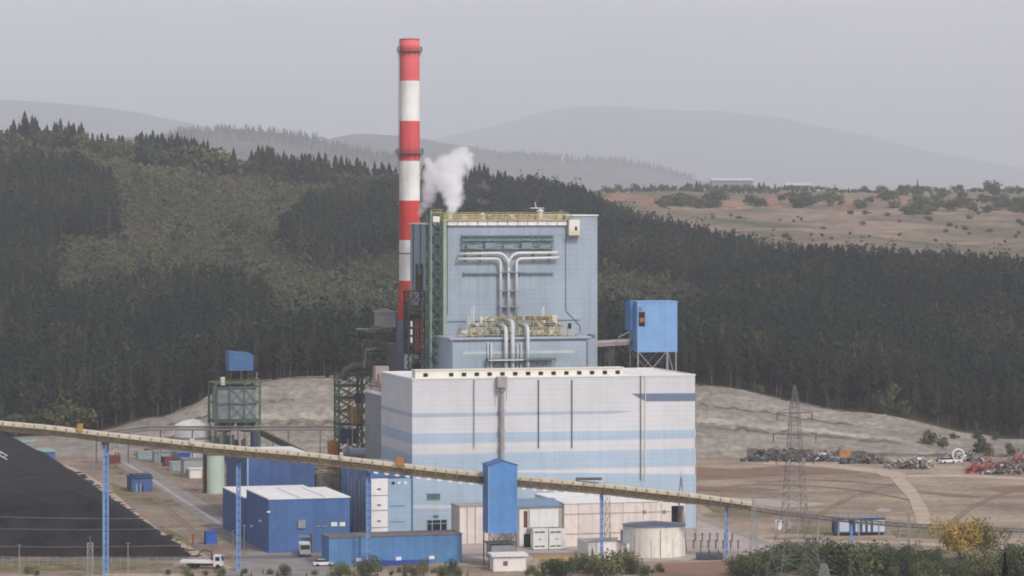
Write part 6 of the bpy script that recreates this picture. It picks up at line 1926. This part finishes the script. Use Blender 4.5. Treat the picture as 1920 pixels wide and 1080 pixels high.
# ------------------------------------------------------------------ right hand yard
f_ = Frame(1566, 768, 8)
t = thing('cabin_block', 'row of blue and white electrical cabins in the yard', 'cabin', f_.w(6, 2, 0))
w_ = f_.px(1660, 990)[0]; zb = f_.px(1600, 1000)[1]; zt_ = f_.px(1600, 972)[1]
MB().box(f_, 0, w_, 0, 3.5, zb, zt_).build('wall', M_navy, t)
MB().box(f_, -.2, w_ + .2, -.3, 3.8, zt_ + .003, zt_ + .2).build('roof', M_tankroof, t)
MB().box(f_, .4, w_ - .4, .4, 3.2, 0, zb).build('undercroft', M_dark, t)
for x0, x1 in ((1574, 1592), (1604, 1612), (1617, 1622), (1627, 1632), (1637, 1659)):
    MB().face_box(f_, x0, 975, x1, 997, 0, .1).build('panel', mat('pale_panel', S(196, 204, 214), dirt=.08, ribs=.5), t)
for k in range(9):
    u = .5 + k * (w_ - 1) / 8; MB().beam(f_.w(u, .2, zt_), f_.w(u, .2, zt_ + .9), .05).build('post', M_galv_dark, t)
mb = MB(); p = G(1459, 992)
t = thing('white_tank', 'small white upright tank near the pylon foot', 'tank', (p.x, p.y, 0))
MB().lathe((p.x, p.y), [(.9, 0), (.9, 2.1), (.2, 2.5)], 14).build('shell', M_chwhite, t)
MB().lathe((p.x + 2.6, p.y), [(.7, 0), (.7, 1.3), (.4, 1.8)], 12).build('pump_housing', M_concrete, t)
# substation
SUB = []
for k in range(13):
    px_ = 1300 + 14 * (k % 7) + 3 * (k // 7); py_ = 1042 if k < 7 else 1028
    p = G(px_, py_)
    t = thing('insulator_post', 'dark insulator post on a pale leg in the small substation beside the round tank', 'insulator', (p.x, p.y, 0), 'insulator posts of the substation')
    MB().beam((p.x, p.y, 0), (p.x, p.y, 1.6), .1).build('leg', M_concrete, t)
    MB().tube([(p.x, p.y, 1.6), (p.x, p.y, 3.4)], .17, 8).tube([(p.x - .3, p.y, 3.4), (p.x + .3, p.y, 3.4)], .1, 6).build('insulator', M_galv_dark, t)
p = G(1335, 1050)
t = thing('transformer', 'low dark transformer in the substation beside the round tank', 'transformer', (p.x, p.y, 0))
MB().box(WORLD, p.x - 3.5, p.x + 2.5, p.y, p.y + 2, 0.1, 1.5).build('tank', M_galv_dark, t)
mb = MB()
for k in range(10):
    mb.box(WORLD, p.x - 3.4 + .6 * k, p.x - 3.2 + .6 * k, p.y - .4, p.y, .2, 1.3)
mb.build('radiator', M_trim, t)
for k in range(3):
    MB().lathe((p.x - 2.5 + 2 * k, p.y + 1), [(.2, 1.5), (.12, 2.2)], 8).build('bushing', M_rust, t)
# scrap
def scrap(px0, px1, py, hmax, nb, cols, label, seed, depth=12):
    q = random.Random(seed); mb = MB()
    Y_ = Yg(py)
    for k in range(nb):
        px = px0 + (px1 - px0) * q.random()
        e = 1 - abs(2 * (px - px0) / (px1 - px0) - 1) ** 3
        y = Y_ + depth * q.random(); x = (px - 960) / F * y
        s_ = (.22 + .75 * q.random() ** 2); z = max(0, hmax * e * q.random() ** 1.6 - s_ * .4)
        f_ = Frame(960, 0, q.uniform(0, 90)); f_.O = Vector((x, y, 0))
        mi = q.randrange(len(cols))
        if q.random() < .6:
            mb.box(f_, -s_, s_, -s_ * .6, s_ * .6, z, z + s_ * q.uniform(.4, 1.2), mi)
        else:
            mb.beam((x, y, z), (x + q.uniform(-2, 2), y + q.uniform(-2, 2), z + q.uniform(-.2, 1.6)), .09 + .1 * q.random(), mi)
    # heap body
    mb2 = mb
    o = mb.build('scrap_debris', cols)
    o['kind'] = 'stuff'; o['label'] = label
    return o
grey = [M_galv_dark, mat('dim_scrap', S(96, 90, 86), dirt=.2), M_truss, M_galv_dark, M_dark, M_steelgrey]
mix = [mat('dim_scrap', S(96, 90, 86)), M_galv_dark, M_rust, M_truss, M_galv, M_steelgrey, M_chwhite]
redm = [mat('dull_red_scrap', S(172, 70, 60), dirt=.2), mat('salmon_scrap', S(196, 116, 96), dirt=.2), M_rust, M_galv_dark, M_steelgrey]
scrap(1392, 1560, 866, 3.2, 700, grey, 'dark scrap heap at the embankment foot behind the pylon', 1)
scrap(1480, 1580, 866, 2.4, 280, mix, 'mixed scrap beside the dark heap behind the pylon', 2)
scrap(1575, 1660, 870, 1.8, 340, grey, 'low dark scrap row between the pylon and the white ring', 3)
scrap(1662, 1745, 880, 2.6, 420, mix, 'mixed grey and white scrap heap left of the white ring', 4)
scrap(1760, 1850, 866, 2.2, 300, mix, 'mixed scrap around the white ring', 5)
scrap(1815, 1880, 888, 3.0, 380, [redm[0], redm[1], redm[1], M_rust, M_steelgrey], 'salmon red scrap heap at the yard edge', 6)
scrap(1845, 1990, 890, 3.4, 640, mix, 'grey scrap heap in front of the red scrap', 7)
scrap(1880, 1990, 874, 4.0, 420, redm, 'bright red scrap heap farthest along the yard edge', 8)
def clutter(px, py, s_, m, label, name='steel_block', cat='scrap piece', rz=.3):
    p = G(px, py); f_ = Frame(960, 0, math.degrees(rz)); f_.O = p
    t = thing(name, label, cat, p)
    MB().box(f_, -s_, s_, -s_ * .6, s_ * .6, 0, s_ * 1.3).build('body', m, t)
    MB().box(f_, -s_ * .7, s_ * .7, -s_ * .5, s_ * .5, s_ * 1.3 + .003, s_ * 1.7).build('lid', M_steelgrey, t)
clutter(1582, 858, 1.9, M_orange, 'orange container standing in the dark scrap behind the pylon', 'orange_container', 'container')
p = G(1797, 866)
t = thing('steel_ring', 'big upright white steel ring in the scrap yard', 'ring', (p.x, p.y, 0))
ring = [Vector((p.x + 1.75 * math.cos(k * math.pi / 14), p.y, 2.15 + 1.75 * math.sin(k * math.pi / 14))) for k in range(29)]
MB().tube(ring, .3, 8).build('rim', M_chwhite, t, smooth=True)
MB().tube([Vector((p.x + 1.2 * math.cos(k * math.pi / 10), p.y + .5, 2.15 + 1.2 * math.sin(k * math.pi / 10))) for k in range(21)], .12, 6).build('inner_ring', M_steelgrey, t)
MB().box(WORLD, p.x - 1.2, p.x - .5, p.y - .6, p.y + .9, 0, .6).box(WORLD, p.x + .5, p.x + 1.2, p.y - .6, p.y + .9, 0, .6).build('cradle', M_chwhite, t)
park('white', 1776, 869, .5, 'white car beside the big white ring', 'car in the scrap yard', 1.2)
# low timber fence right
t = thing('timber_fence', 'grey post and rail fence at the yard edge behind the yellow tree', 'fence', G(1890, 1000))
mb = MB()
for k in range(16):
    a = P(1855 + 9 * k, 1000, 770); MB().beam((a.x, 770, 0), (a.x, 770, 2.6), .09).build('post', M_galv, t)
a, b = P(1855, 1000, 770), P(1990, 1000, 770)
mr = MB()
for z in (.6, 1.5, 2.4):
    mr.beam((a.x, 770, z), (b.x, 770, z), .08)
mr.build('rail', M_galv, t)

# ------------------------------------------------------------------ warehouses far behind
for k, (x0, x1, y0, y1, lb) in enumerate(((1335, 1412, 336, 345, 'long pale warehouse roof showing over the far field trees'), (1475, 1522, 345, 352, 'smaller pale warehouse behind the far field trees'))):
    f_ = Frame(x0, 3350, 0); u0, u1, z0, z1 = f_.rect(x0, y0, x1, y1)
    t = thing('warehouse', lb, 'warehouse', f_.w((u0 + u1) / 2, 10, 70))
    MB().box(f_, u0, u1, 0, 30, 60, z1 - 1.5).build('wall', M_steelgrey, t)
    mb = MB(); mb.add([f_.w(u0 - 1, -1, z1 - 1.5), f_.w(u1 + 1, -1, z1 - 1.5), f_.w(u1 + 1, 15, z1 + 1.5), f_.w(u0 - 1, 15, z1 + 1.5), f_.w(u0 - 1, 31, z1 - 1.5), f_.w(u1 + 1, 31, z1 - 1.5)], [(0, 1, 2, 3), (3, 2, 5, 4), (0, 3, 4), (1, 5, 2)])
    mb.build('roof', mat('faded_white_roof', S(200, 200, 200)), t)

# ------------------------------------------------------------------ foreground shrubs
M_fg = foliage_mat('shrub_leaves', [S(56, 68, 48), S(80, 92, 60), S(102, 110, 70), S(122, 122, 84)])
M_yel = foliage_mat('autumn_leaves', [S(136, 122, 62), S(166, 140, 66), S(176, 148, 74), S(176, 158, 94)])
M_dkp = foliage_mat('dark_sapling', [S(26, 34, 24), S(44, 54, 32)])
for i in range(4):
    PROTO['fg', i] = tree_proto('shrub', broad(1300, .5, .46, .5, .045, seed=120 + i, lumps=18), M_fg, .5, .02, 5, 130 + i)
for i in range(3):
    PROTO['fgc', i] = tree_proto('young_pine', conifer(20, 10, .26, seed=140 + i, trunk=.03, ragged=.6), M_fg, .9, .016, 3, 140 + i)
def fg(runs, group, label, kinds):
    for (p0, p1, t0, t1, n, y0, y1) in runs:
        for j in range(n):
            f_ = (j + rnd.random()) / n; px_ = p0 + (p1 - p0) * f_
            yy = rnd.uniform(y0, y1); top = t0 + (t1 - t0) * f_ + rnd.uniform(-7, 20)
            z = 0.0
            h = max(1.2, CZ + (HZ - top) / F * yy - z)
            kd = kinds[rnd.randrange(len(kinds))]
            plant(kd[0], kd[1], (px_ - 960) / F * yy, yy, z - .1, h, rnd.uniform(.7, 1.25) if kd[0] == 'fg' else rnd.uniform(.9, 1.25), label, group, 'shrub' if kd[0] == 'fg' else 'tree')
FG = [('fg', i) for i in range(4)]; FC = [('fgc', i) for i in range(3)]
fg([(310, 430, 1064, 1062, 5, 682, 690), (40, 75, 1062, 1064, 2, 684, 690)], 'shrubs near the coal heap', 'dark green shrub at the bottom edge below the coal heap', FG)
fg([(440, 540, 1060, 1064, 7, 682, 690), (565, 640, 1064, 1058, 6, 682, 688), (640, 700, 1054, 1050, 6, 682, 690), (730, 880, 1056, 1052, 13, 682, 692)], 'young trees before the low blue shed', 'small dark young tree at the bottom edge before the low blue shed', FC + FG)
fg([(985, 1060, 1056, 1048, 9, 680, 698), (1060, 1180, 1046, 1034, 15, 682, 702), (1180, 1250, 1050, 1062, 8, 682, 696)], 'thicket below the round tank', 'green shrub in the thicket below the round tank', FG)
fg([(1110, 1175, 1030, 1034, 6, 704, 710)], 'young pines beside the round tank', 'young pine in front of the low walled basin', FC)
fg([(1372, 1450, 1044, 1036, 9, 682, 696), (1430, 1480, 1030, 1024, 7, 690, 702)], 'shrubs left of the pylon foot', 'dense green shrub growing left of the pylon foot', FG)
fg([(1470, 1620, 1024, 1020, 17, 684, 712), (1620, 1760, 1022, 1028, 15, 684, 712), (1500, 1760, 1050, 1048, 16, 680, 690)], 'thicket between the pylon and the yellow tree', 'grey green shrub in the thicket between pylon and yellow tree', FG + FC[:2])
fg([(1860, 1930, 1034, 1022, 8, 684, 700), (1930, 2010, 1020, 1020, 6, 684, 700), (1765, 1860, 1046, 1040, 8, 680, 690)], 'shrubs below the yellow tree', 'dark green shrub growing below and beside the yellow tree', FG)
PROTO['yel', 0] = tree_proto('autumn_tree', broad(2600, .44, .40, .58, .03, seed=171, lumps=22), M_yel, .6, .02, 6, 171)
PROTO['yel', 1] = tree_proto('autumn_tree', broad(2400, .42, .42, .56, .03, seed=172, lumps=20), foliage_mat('olive_leaves', [S(84, 90, 52), S(112, 108, 60), S(140, 126, 66)]), .6, .02, 6, 172)
plant('yel', 0, (1800 - 960) / F * 712, 712, 0, 9.6, 1.05, 'yellow autumn tree at the yard edge', 'single trees of the yard edge')
plant('yel', 1, (1845 - 960) / F * 716, 716, 0, 9.0, .95, 'olive green tree touching the yellow autumn tree', 'single trees of the yard edge')
# dark pine tips close to the camera
for px_, pyt, yy, lb in ((1884, 1028, 330, 'black green pine tip rising closest to the camera'), (1860, 1064, 336, 'smaller dark pine tip beside the tallest close one'), (1905, 1066, 338, 'dark pine tip nearest the picture corner')):
    PROTO['dk', px_] = tree_proto('pine_tree', conifer(16, 9, .12, seed=px_, trunk=.1, ragged=.5), M_dkp, .95, .014, 3, px_)
    zg = float(np.interp(yy, [120, 400], [55, 22.5])); x = (px_ - 960) / F * yy
    plant('dk', px_, x, yy, zg - .3, CZ + (HZ - pyt) / F * yy - zg + .3, .75, lb, 'pine tips close to the camera')
for key in list(PROTO):
    if key not in used:
        r_ = PROTO[key]
        for ch in list(r_.children):
            bpy.data.objects.remove(ch)
        bpy.data.objects.remove(r_)

# ------------------------------------------------------------------ steam from the boiler roof
def steam(name, label, path, Y, seed, dens):
    """path: (px, py, radius px) puffs; a soft volume inside one closed box"""
    pts = [(P(x, y, Y), r * Y / F) for x, y, r in path]
    xs_ = [p.x for p, r in pts]; zs_ = [p.z for p, r in pts]; rm = max(r for _, r in pts)
    x0, x1, z0, z1 = min(xs_) - rm * 1.4, max(xs_) + rm * 1.4, min(zs_) - pts[0][1] * 1.2, max(zs_) + rm * 1.4
    mb = MB().box(WORLD, x0, x1, Y - rm * 1.5, Y + rm * 1.5, z0, z1)
    m = bpy.data.materials.new(name); m.use_nodes = True
    N, L = m.node_tree.nodes, m.node_tree.links
    for n_ in list(N):
        if n_.type == 'BSDF_PRINCIPLED':
            N.remove(n_)
    out = [n_ for n_ in N if n_.type == 'OUTPUT_MATERIAL'][0]
    ge = N.new('ShaderNodeNewGeometry')
    no = N.new('ShaderNodeTexNoise'); no.inputs['Scale'].default_value = .22; no.inputs['Detail'].default_value = 5; no.inputs['Roughness'].default_value = .6
    L.new(ge.outputs['Position'], no.inputs['Vector'])
    sb = N.new('ShaderNodeVectorMath'); sb.operation = 'SUBTRACT'; L.new(no.outputs['Color'], sb.inputs[0]); sb.inputs[1].default_value = (.5, .5, .5)
    scn = N.new('ShaderNodeVectorMath'); scn.operation = 'SCALE'; scn.inputs['Scale'].default_value = 5.0; L.new(sb.outputs[0], scn.inputs[0])
    ps = N.new('ShaderNodeVectorMath'); ps.operation = 'ADD'; L.new(ge.outputs['Position'], ps.inputs[0]); L.new(scn.outputs[0], ps.inputs[1])
    cur = None
    for p, r in pts:
        d = N.new('ShaderNodeVectorMath'); d.operation = 'DISTANCE'; L.new(ps.outputs[0], d.inputs[0]); d.inputs[1].default_value = p
        mr_ = N.new('ShaderNodeMapRange'); mr_.inputs[1].default_value = r * 1.15; mr_.inputs[2].default_value = r * .2; mr_.inputs[3].default_value = 0; mr_.inputs[4].default_value = 1
        L.new(d.outputs['Value'], mr_.inputs[0])
        if cur is None:
            cur = mr_.outputs[0]
        else:
            mx = N.new('ShaderNodeMath'); mx.operation = 'MAXIMUM'; L.new(cur, mx.inputs[0]); L.new(mr_.outputs[0], mx.inputs[1]); cur = mx.outputs[0]
    mu = N.new('ShaderNodeMath'); mu.operation = 'MULTIPLY'; mu.inputs[1].default_value = dens; L.new(cur, mu.inputs[0])
    vs = N.new('ShaderNodeVolumePrincipled'); vs.inputs['Color'].default_value = (.998, .998, .998, 1); vs.inputs['Density Attribute'].default_value = ''
    L.new(mu.outputs[0], vs.inputs['Density']); L.new(vs.outputs[0], out.inputs['Volume'])
    o = mb.build(name, m); o['kind'] = 'stuff'; o['label'] = label
    return o
steam('steam', 'white steam cloud billowing up from the boiler house roof', [(850, 390, 12), (851, 374, 18), (847, 354, 23), (840, 334, 26), (848, 314, 25), (856, 300, 20), (870, 298, 16), (834, 308, 18), (820, 326, 18), (834, 346, 19), (880, 302, 12), (866, 286, 13), (884, 292, 8)], 861, 1, 1.2)
steam('steam', 'small thin wisp of steam drifting beside the white steam cloud', [(896, 346, 6), (904, 344, 7), (912, 348, 6), (902, 376, 6), (910, 380, 6)], 861, 3, .1)
steam('steam', 'thin strand of white steam rising close beside the chimney', [(792, 399, 8), (797, 386, 11), (801, 370, 15), (804, 352, 18), (806, 334, 19), (810, 316, 16), (802, 303, 12)], 872, 2, 1.0)

# ------------------------------------------------------------------ haze
m = bpy.data.materials.new('haze'); m.use_nodes = True
N, L = m.node_tree.nodes, m.node_tree.links
for n_ in list(N):
    if n_.type == 'BSDF_PRINCIPLED':
        N.remove(n_)
vs = N.new('ShaderNodeVolumePrincipled'); vs.inputs['Color'].default_value = HAZE_COL; vs.inputs['Density'].default_value = HAZE_DENSITY; vs.inputs['Density Attribute'].default_value = ''
vs.inputs['Anisotropy'].default_value = 0.0
L.new(vs.outputs[0], [n_ for n_ in N if n_.type == 'OUTPUT_MATERIAL'][0].inputs['Volume'])
o = MB().box(WORLD, -18000, 18000, -2000, 33000, -12, 1000).build('haze', m)
o['kind'] = 'stuff'; o['label'] = 'pale haze filling the valley and fading the far ridges'
for o in bpy.data.objects:
    if '_loc' in o:
        del o['_loc']
